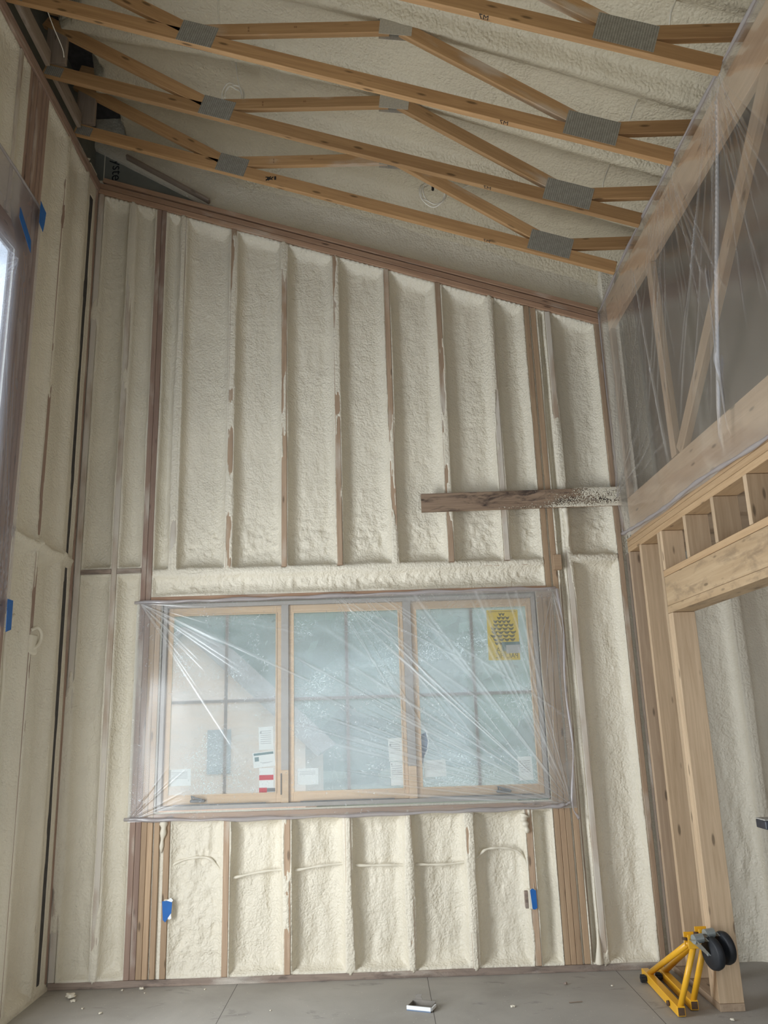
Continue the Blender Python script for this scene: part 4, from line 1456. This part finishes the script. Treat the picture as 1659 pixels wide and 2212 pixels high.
# plastic sheet on the right
pv0, pv1 = 2.845, 4.745
pu = np.linspace(-3.9, -0.02, 520)
pv = np.linspace(0, 1, 260)
PU, PV = np.meshgrid(pu, pv, indexing='ij')
bottom = 2.822 + 0.055 * np.exp((PU + 0.02) / 0.12) + 0.006 * np.sin(PU * 9)
topb = 4.748 - 0.09 * np.exp((PU + 0.02) / 0.10)
PZ = bottom + (topb - bottom) * PV
rl = []
for k in range(34):
    rl.append((-0.03, 3.14, math.radians(rng.uniform(92, 178)), 0.004, rng.uniform(0.003, 0.010), 0, rng.uniform(0.3, 1.3)))
for k in range(30):
    rl.append((-1.62 + rng.uniform(-0.1, 0.1), 4.76, math.radians(rng.uniform(240, 320)), 0.005, rng.uniform(0.003, 0.012), 0, rng.uniform(0.3, 1.6)))
for k in range(34):
    rl.append((-2.32 + rng.uniform(-0.1, 0.1), 4.76, math.radians(rng.uniform(238, 305)), 0.005, rng.uniform(0.004, 0.014), 0, rng.uniform(0.3, 1.8)))
for k in range(14):
    rl.append((-1.15 + rng.uniform(-0.35, 0.7), 4.76, math.radians(rng.uniform(262, 282)), 0.004, rng.uniform(0.004, 0.010), rng.uniform(0, 0.5), rng.uniform(0.8, 1.7)))
ph_ = ridge_lines(PU, PZ, rl, rng)
crease = ridge_lines(PU, PZ, [(-2.36, 4.70, math.radians(286), 0.010, 0.03, 0, 1.9), (-1.98, 3.90, math.radians(271), 0.006, 0.022, 0, 1.0), (-0.92, 4.5, math.radians(262), 0.008, 0.015, 0, 1.5)], rng)
edge_ = np.clip(np.minimum(PV, 1 - PV) / 0.08, 0, 1)
PX = XR - 0.012 - edge_ * (0.02 + 0.020 * fbm(PU, PZ, 3.0, 0.4, 441, 2) + ph_ * 0.35 + crease * 0.5)
pd = ph_ * 24 + crease * 30 + 0.10 * np.clip(fbm(PU, PZ, 9, 0.7, 443, 3), 0, 1) + 0.2 * (1 - edge_) ** 2
rf = grid_mesh('right_plastic_sheet', PX, PU, PZ, M['film_wall'], None, {'dens': np.clip(pd, 0, 0.75)})
tag(rf, 'large clear plastic sheet draped in folds over the truss on the right', 'plastic sheet')
tube('rolled_hem', catmull([(XR - 0.012, -3.9, 2.80), (XR - 0.016, -2.9, 2.826), (XR - 0.014, -2.2, 2.815), (XR - 0.02, -1.5, 2.845), (XR - 0.014, -0.9, 2.842), (XR - 0.02, -0.4, 2.855), (XR - 0.02, -0.03, 2.875)], 14),
     lambda t: 0.009 + 0.005 * math.sin(t * 40) ** 2, M['film_fold'], rf)
tube('rolled_hem', catmull([(XR - 0.012, -3.9, 4.752), (XR - 0.018, -2.8, 4.750), (XR - 0.016, -1.8, 4.752), (XR - 0.016, -0.9, 4.744), (XR - 0.02, -0.03, 4.655)], 14),
     lambda t: 0.008 + 0.003 * math.sin(t * 50), M['film_fold'], rf)
tube('rolled_hem', catmull([(XR - 0.02, -0.025, 4.655), (XR - 0.022, -0.035, 4.0), (XR - 0.014, -0.030, 3.4), (XR - 0.03, -0.03, 3.18), (XR - 0.012, -0.035, 3.0), (XR - 0.014, -0.03, 2.87)], 14),
     lambda t: 0.007 + 0.006 * math.exp(-((t - 0.82) / 0.05) ** 2), M['film_fold'], rf)

# ------------------------------------------------------------------ yellow stand leaning at the door jamb
st = tag(empty('yellow_caster_stand', (3.84, -0.5, 0.0)), 'yellow steel A-shaped stand with two black caster wheels leaning by the door jamb', 'stand')
OFF = Vector(st.location)


def stp(p):
    return Vector(p) - OFF


A0, A1 = Vector((3.800, -0.16, 0.030)), Vector((3.775, -0.86, 0.030))
dxv = Vector((0.105, 0.03, 0))
apex = Vector((3.865, -0.90, 0.390))
for k in range(2):
    o_ = dxv * k
    a, b = A0 + o_, A1 + o_ + Vector((0, 0.06, 0)) * k
    r_ = board('base_rail', a, b, (0, 0, 1), 0.050, 0.045, M['yellow'], st, 0.003)
    # closed rail ends: a dark plate paints in the shade of an open channel
    rc_ = board('rail_end_shade', b + Vector((0, -0.0005, 0)) + (b - a).normalized() * 0.001, b + (b - a).normalized() * 0.003, (0, 0, 1), 0.038, 0.034, M['rust'], st, 0)
    reparent(rc_, r_)
    ap = apex + Vector((0.075, 0.03, 0.018)) * k
    l1 = [stp(a + Vector((0.0, -0.09, 0.02))), stp(ap + Vector((-0.01, 0.03, -0.02)))]
    tube('strut', l1, 0.0165, M['yellow'], st, 14)
    l2 = [stp(b + Vector((0.004, 0.02, 0.02))), stp(ap + Vector((0.0, -0.005, -0.03)))]
    tube('strut', l2, 0.0165, M['yellow'], st, 14)
    # knob
    kb = bmesh.new()
    c = stp(a + Vector((-0.03, -0.11, -0.002)))
    box_bm(kb, (c.x - 0.030, c.y - 0.018, c.z - 0.012), (c.x + 0.008, c.y + 0.018, c.z + 0.012), 0.004)
    for q in range(6):
        an = q * math.pi / 3
        tube_bm(kb, [(c.x - 0.032, c.y + 0.015 * math.cos(an), c.z + 0.015 * math.sin(an)), (c.x - 0.006, c.y + 0.015 * math.cos(an), c.z + 0.015 * math.sin(an))], 0.009, 8)
    reparent(finish('clamp_knob', kb, M['rubber'], st, False), r_)
    # head bracket
    hb = bmesh.new()
    p = stp(ap)
    box_bm(hb, (p.x - 0.035, p.y - 0.03, p.z - 0.035), (p.x + 0.03, p.y - 0.024, p.z + 0.035), 0.001)
    box_bm(hb, (p.x - 0.035, p.y + 0.03, p.z - 0.035), (p.x + 0.03, p.y + 0.036, p.z + 0.035), 0.001)
    box_bm(hb, (p.x - 0.02, p.y - 0.0235, p.z + 0.01), (p.x + 0.026, p.y + 0.0295, p.z + 0.016), 0.001)
    h_ = finish('head_bracket', hb, M['yellow'], st)
    bx = bmesh.new()
    tube_bm(bx, [(p.x - 0.055, p.y, p.z + 0.01), (p.x - 0.018, p.y, p.z + 0.005)], 0.008, 8)
    reparent(finish('rusty_bolt', bx, M['rust'], st, True), h_)
    # caster: wheel with fork
    wc = p + Vector((0.085, -0.055, -0.055))
    wb_ = bmesh.new()
    axis = Vector((0.96, 0.24, 0.05)).normalized()
    # wheel profile revolved around the axle
    N1 = axis.orthogonal().normalized()
    N2 = axis.cross(N1)
    profile = [(-0.026, 0.0), (-0.026, 0.045), (-0.021, 0.052), (-0.022, 0.072), (-0.017, 0.080), (0.0, 0.084), (0.017, 0.080), (0.022, 0.072), (0.021, 0.052), (0.026, 0.045), (0.026, 0.0)]
    rings_ = []
    sg = 36
    for s_ in range(sg):
        an = 2 * math.pi * s_ / sg
        rings_.append([wb_.verts.new(wc + axis * pr[0] + (N1 * math.cos(an) + N2 * math.sin(an)) * max(pr[1], 0.0005)) for pr in profile])
    for s_ in range(sg):
        for j in range(len(profile) - 1):
            wb_.faces.new((rings_[s_][j], rings_[(s_ + 1) % sg][j], rings_[(s_ + 1) % sg][j + 1], rings_[s_][j + 1]))
    wh = finish('caster_wheel', wb_, M['rubber'], st, True)
    fk = bmesh.new()
    topf = wc + Vector((-0.075, 0.0, 0.075))
    for sd in (-1, 1):
        q = axis * 0.031 * sd
        d1 = (wc - topf)
        n_ = axis.cross(d1).normalized()
        pl = [topf + n_ * 0.038, topf - n_ * 0.030, topf + d1 * 0.55 - n_ * 0.026, wc - n_ * 0.016 + d1.normalized() * 0.01, wc + n_ * 0.016 + d1.normalized() * 0.01, topf + d1 * 0.5 + n_ * 0.024]
        f1 = [fk.verts.new(v_ + q - axis * 0.0015) for v_ in pl]
        f2 = [fk.verts.new(v_ + q + axis * 0.0015) for v_ in pl]
        fk.faces.new(f1)
        fk.faces.new(f2[::-1])
        for j in range(6):
            fk.faces.new((f1[j], f2[j], f2[(j + 1) % 6], f1[(j + 1) % 6]))
    tube_bm(fk, [topf - axis * 0.027, topf + axis * 0.027], 0.024, 16)
    tube_bm(fk, [wc - axis * 0.036, wc + axis * 0.036], 0.008, 10)
    reparent(wh, finish('caster_fork', fk, M['zinc'], st))
bx = bmesh.new()
c = stp(A0 + (A1 - A0) * 0.80 + Vector((-0.024, 0, 0)))
tube_bm(bx, [c, c + Vector((-0.012, 0, 0))], 0.014, 10)
finish('rail_bolt', bx, M['rust'], st, True)

# ------------------------------------------------------------------ things on the floor
bt = tag(empty('open_tray', (2.375, -0.57, 0.0)), 'small white open tray with a blue-grey edge lying on the floor', 'tray')
bt.rotation_euler = (0, 0, math.radians(-22))
bm = bmesh.new()
box_bm(bm, (-0.070, -0.050, 0.0), (0.070, 0.050, 0.004))
for lo, hi in (((-0.070, 0.046, 0.004), (0.070, 0.050, 0.030)), ((-0.070, -0.046, 0.004), (-0.066, 0.046, 0.024)), ((0.066, -0.046, 0.004), (0.070, 0.046, 0.024))):
    box_bm(bm, lo, hi)
finish('tray_body', bm, M['drab'], bt)
box('front_lip', (-0.072, -0.054, 0.006), (0.074, -0.0465, 0.026), M['white'], bt, 0.001)
box('blue_edge', (-0.071, -0.0545, 0.0005), (0.073, -0.047, 0.0058), M['bluegrey'], bt)
box('side_lip', (0.0705, -0.046, 0.006), (0.080, 0.030, 0.022), M['white'], bt, 0.001)
prism('folded_flap', [(-0.06, 0.03), (-0.01, 0.03), (-0.02, 0.047), (-0.012, 0.06), (-0.05, 0.055)], 0.0505, 0.053, M['drab'], bt)


def scrap(x, y, s, label, mat='foam_smooth', grp='foam crumbs on the floor'):
    bm = bmesh.new()
    bmesh.ops.create_icosphere(bm, subdivisions=3, radius=s)
    ph = random.random() * 20
    for v_ in bm.verts:
        k = 1 + 0.35 * math.sin(v_.co.x / s * 3 + ph) * math.cos(v_.co.y / s * 4 + ph) + 0.2 * math.sin(v_.co.z / s * 7 + ph)
        v_.co = Vector((v_.co.x * k * 1.1, v_.co.y * k * 0.8, v_.co.z * k * 0.5))
    zmin = min(v_.co.z for v_ in bm.verts)
    o = finish('foam_crumb', bm, M[mat], None, True)
    o.location = (x, y, -zmin)
    o.rotation_euler = (0, 0, ph)
    return tag(o, label, 'foam crumb', grp)


scrap(0.215, -0.17, 0.026, 'largest foam scrap, on the floor near the left corner')
scrap(0.255, -0.235, 0.014, 'foam bit touching the front of the largest scrap near the left corner')
scrap(0.62, -0.045, 0.013, 'foam crumb against the bottom plate below the left stud bundle')
scrap(0.50, -0.055, 0.008, 'tiny foam crumb left of the one below the left stud bundle')
scrap(0.66, -0.12, 0.006, 'tiny foam crumb just in front of the left stud bundle')
scrap(0.36, -0.37, 0.007, 'tiny foam crumb on the floor, front left')
scrap(0.50, -0.47, 0.010, 'small foam crumb near the lower edge of the picture, left')
scrap(1.03, -0.09, 0.007, 'small foam crumb in front of the first bay under the window')
scrap(1.50, -0.52, 0.005, 'tiny foam crumb on the floor left of the white tray')
scrap(2.895, -0.60, 0.011, 'pea-sized foam crumb on the floor right of the white tray')
scrap(3.28, -0.24, 0.012, 'foam crumb on the floor right, in front of the right stud bundle', 'plate_dusty')
scrap(3.55, -0.30, 0.006, 'tiny foam crumb left of the yellow stand')
scrap(4.02, -0.93, 0.010, 'white foam crumb in front of the door jamb foot')
scrap(3.86, -1.00, 0.006, 'tiny foam crumb at the lower right near the yellow stand')
sp = board('wood_splinter', (3.225, -0.57, 0.004), (3.305, -0.56, 0.004), (0, 0, 1), 0.005, 0.007, M['stud_grey'])
tag(sp, 'thin dark wood splinter on the floor left of the yellow stand', 'splinter')

# platform bench in the side room, its end just inside the picture
bn = tag(empty('folding_bench', (4.62, -1.0, 0.0)), 'end of a foam-splattered dark grey work bench in the side room', 'bench')
box('bench_channel', (-0.335 + 0.0, -0.06, 0.965), (1.0, 0.06, 1.010), M['bench'], bn, 0.004)
box('bench_top', (-0.335, -0.056, 1.0102), (1.0, 0.056, 1.018), M['splatter'], bn, 0.002)
for xx in (0.28, 0.95):
    for s in (-1, 1):
        board('bench_leg', (4.62 + xx, -1.0 + s * 0.045, 0.965), (4.62 + xx, -1.0 + s * 0.24, 0.0), (1, 0, 0), 0.04, 0.03, M['bench'], bn)

# ------------------------------------------------------------------ outside, seen through the hazy film
struct(box('ground', (-40, 0.4, -0.7), (45, 60, -0.6), M['ground']))
hs = tag(empty('house', (-2.2, 14.0, -0.6)), 'tan gabled neighbouring house blurred behind the left pane', 'house')
prism('house_wall', [(-2.8, 0), (2.6, 0), (2.6, 1.7), (-0.3, 4.4), (-2.8, 2.1)], 0, 6, M['house'], hs)
for sx, (a, b) in enumerate((((-0.3, 4.4), (2.95, 1.4)), ((-0.3, 4.4), (-3.1, 1.8)))):
    board('roof_slope', (-2.2 + a[0], 17.0, -0.6 + a[1] + 0.08), (-2.2 + b[0], 17.0, -0.6 + b[1] + 0.08), (0, 0, 1), 0.12, 6.6, M['roofing'], hs)
for x in (-1.9, 0.3):
    box('house_window', (x, -0.04, 1.1), (x + 0.55, -0.005, 2.1), M['darkglass'], hs)


def tree(x, y, h, r, label, seed):
    rs = random.Random(seed)
    T = tag(empty('tree', (x, y, -0.6)), label, 'tree', 'trees behind the house')
    tube('trunk', [(0, 0, 0), (0.05, 0, h * 0.3), (0, 0.05, h * 0.7)], lambda t: 0.16 * (1 - 0.6 * t), M['bark'], T, 8)
    bm = bmesh.new()
    bmesh.ops.create_icosphere(bm, subdivisions=4, radius=1.0)
    for v_ in bm.verts:
        p_ = v_.co.copy()
        q_ = 0.80 + 0.12 * math.sin(p_.x * 7 + seed) * math.cos(p_.y * 6) + 0.07 * math.sin(p_.z * 13 + seed)
        v_.co = Vector((p_.x * r * q_, p_.y * r * q_, h * 0.50 + p_.z * q_ * h * 0.60))
    for k in range(1500):
        a, b = rs.uniform(0, 6.283), math.acos(rs.uniform(-1, 1))
        rr = r * (0.55 + 0.5 * rs.random()) * (1 + 0.25 * math.sin(a * 3 + seed))
        c = Vector((rr * math.sin(b) * math.cos(a), rr * math.sin(b) * math.sin(a), h * 0.62 + rr * 0.95 * math.cos(b) * h * 0.42 / r))
        n_ = Vector((rs.uniform(-1, 1), rs.uniform(-1, 1), rs.uniform(-1, 1))).normalized()
        t1 = n_.orthogonal().normalized()
        t2 = n_.cross(t1)
        s = rs.uniform(0.12, 0.30)
        vs = [bm.verts.new(c + t1 * s), bm.verts.new(c + t2 * s * 0.5), bm.verts.new(c - t1 * s), bm.verts.new(c - t2 * s * 0.5)]
        bm.faces.new(vs)
    finish('foliage', bm, M['leaf'], T)
    return T


tree(1.9, 25.0, 13.0, 3.6, 'dark leafy tree far behind the middle of the window', 3)
tree(6.3, 15.5, 10.5, 2.7, 'broad green tree close behind the right pane', 9)
tree(-7.8, 27.0, 15.0, 3.6, 'tall tree rising behind the tan house, far left', 5)
tree(12.8, 27.0, 12.0, 3.6, 'green tree at the far right of the window view', 12)
# belt of woodland closing the view
hg = tag(empty('tree_line', (3.0, 36.0, -0.6)), 'distant belt of trees closing the view behind the house and trees', 'tree line')
hx = np.linspace(-34, 34, 260)
ha = np.linspace(0, math.pi, 40)
HX, HA = np.meshgrid(hx, ha, indexing='ij')
hr = 1 + 0.18 * fbm(HX, HA, 0.35, 2.0, 501, 3) + 0.08 * fbm(HX, HA, 1.6, 8.0, 503, 2)
grid_mesh('foliage', HX, -2.6 * np.cos(HA) * hr, 11.5 * np.sin(HA) ** 0.5 * hr, M['leaf'], None, None, hg)
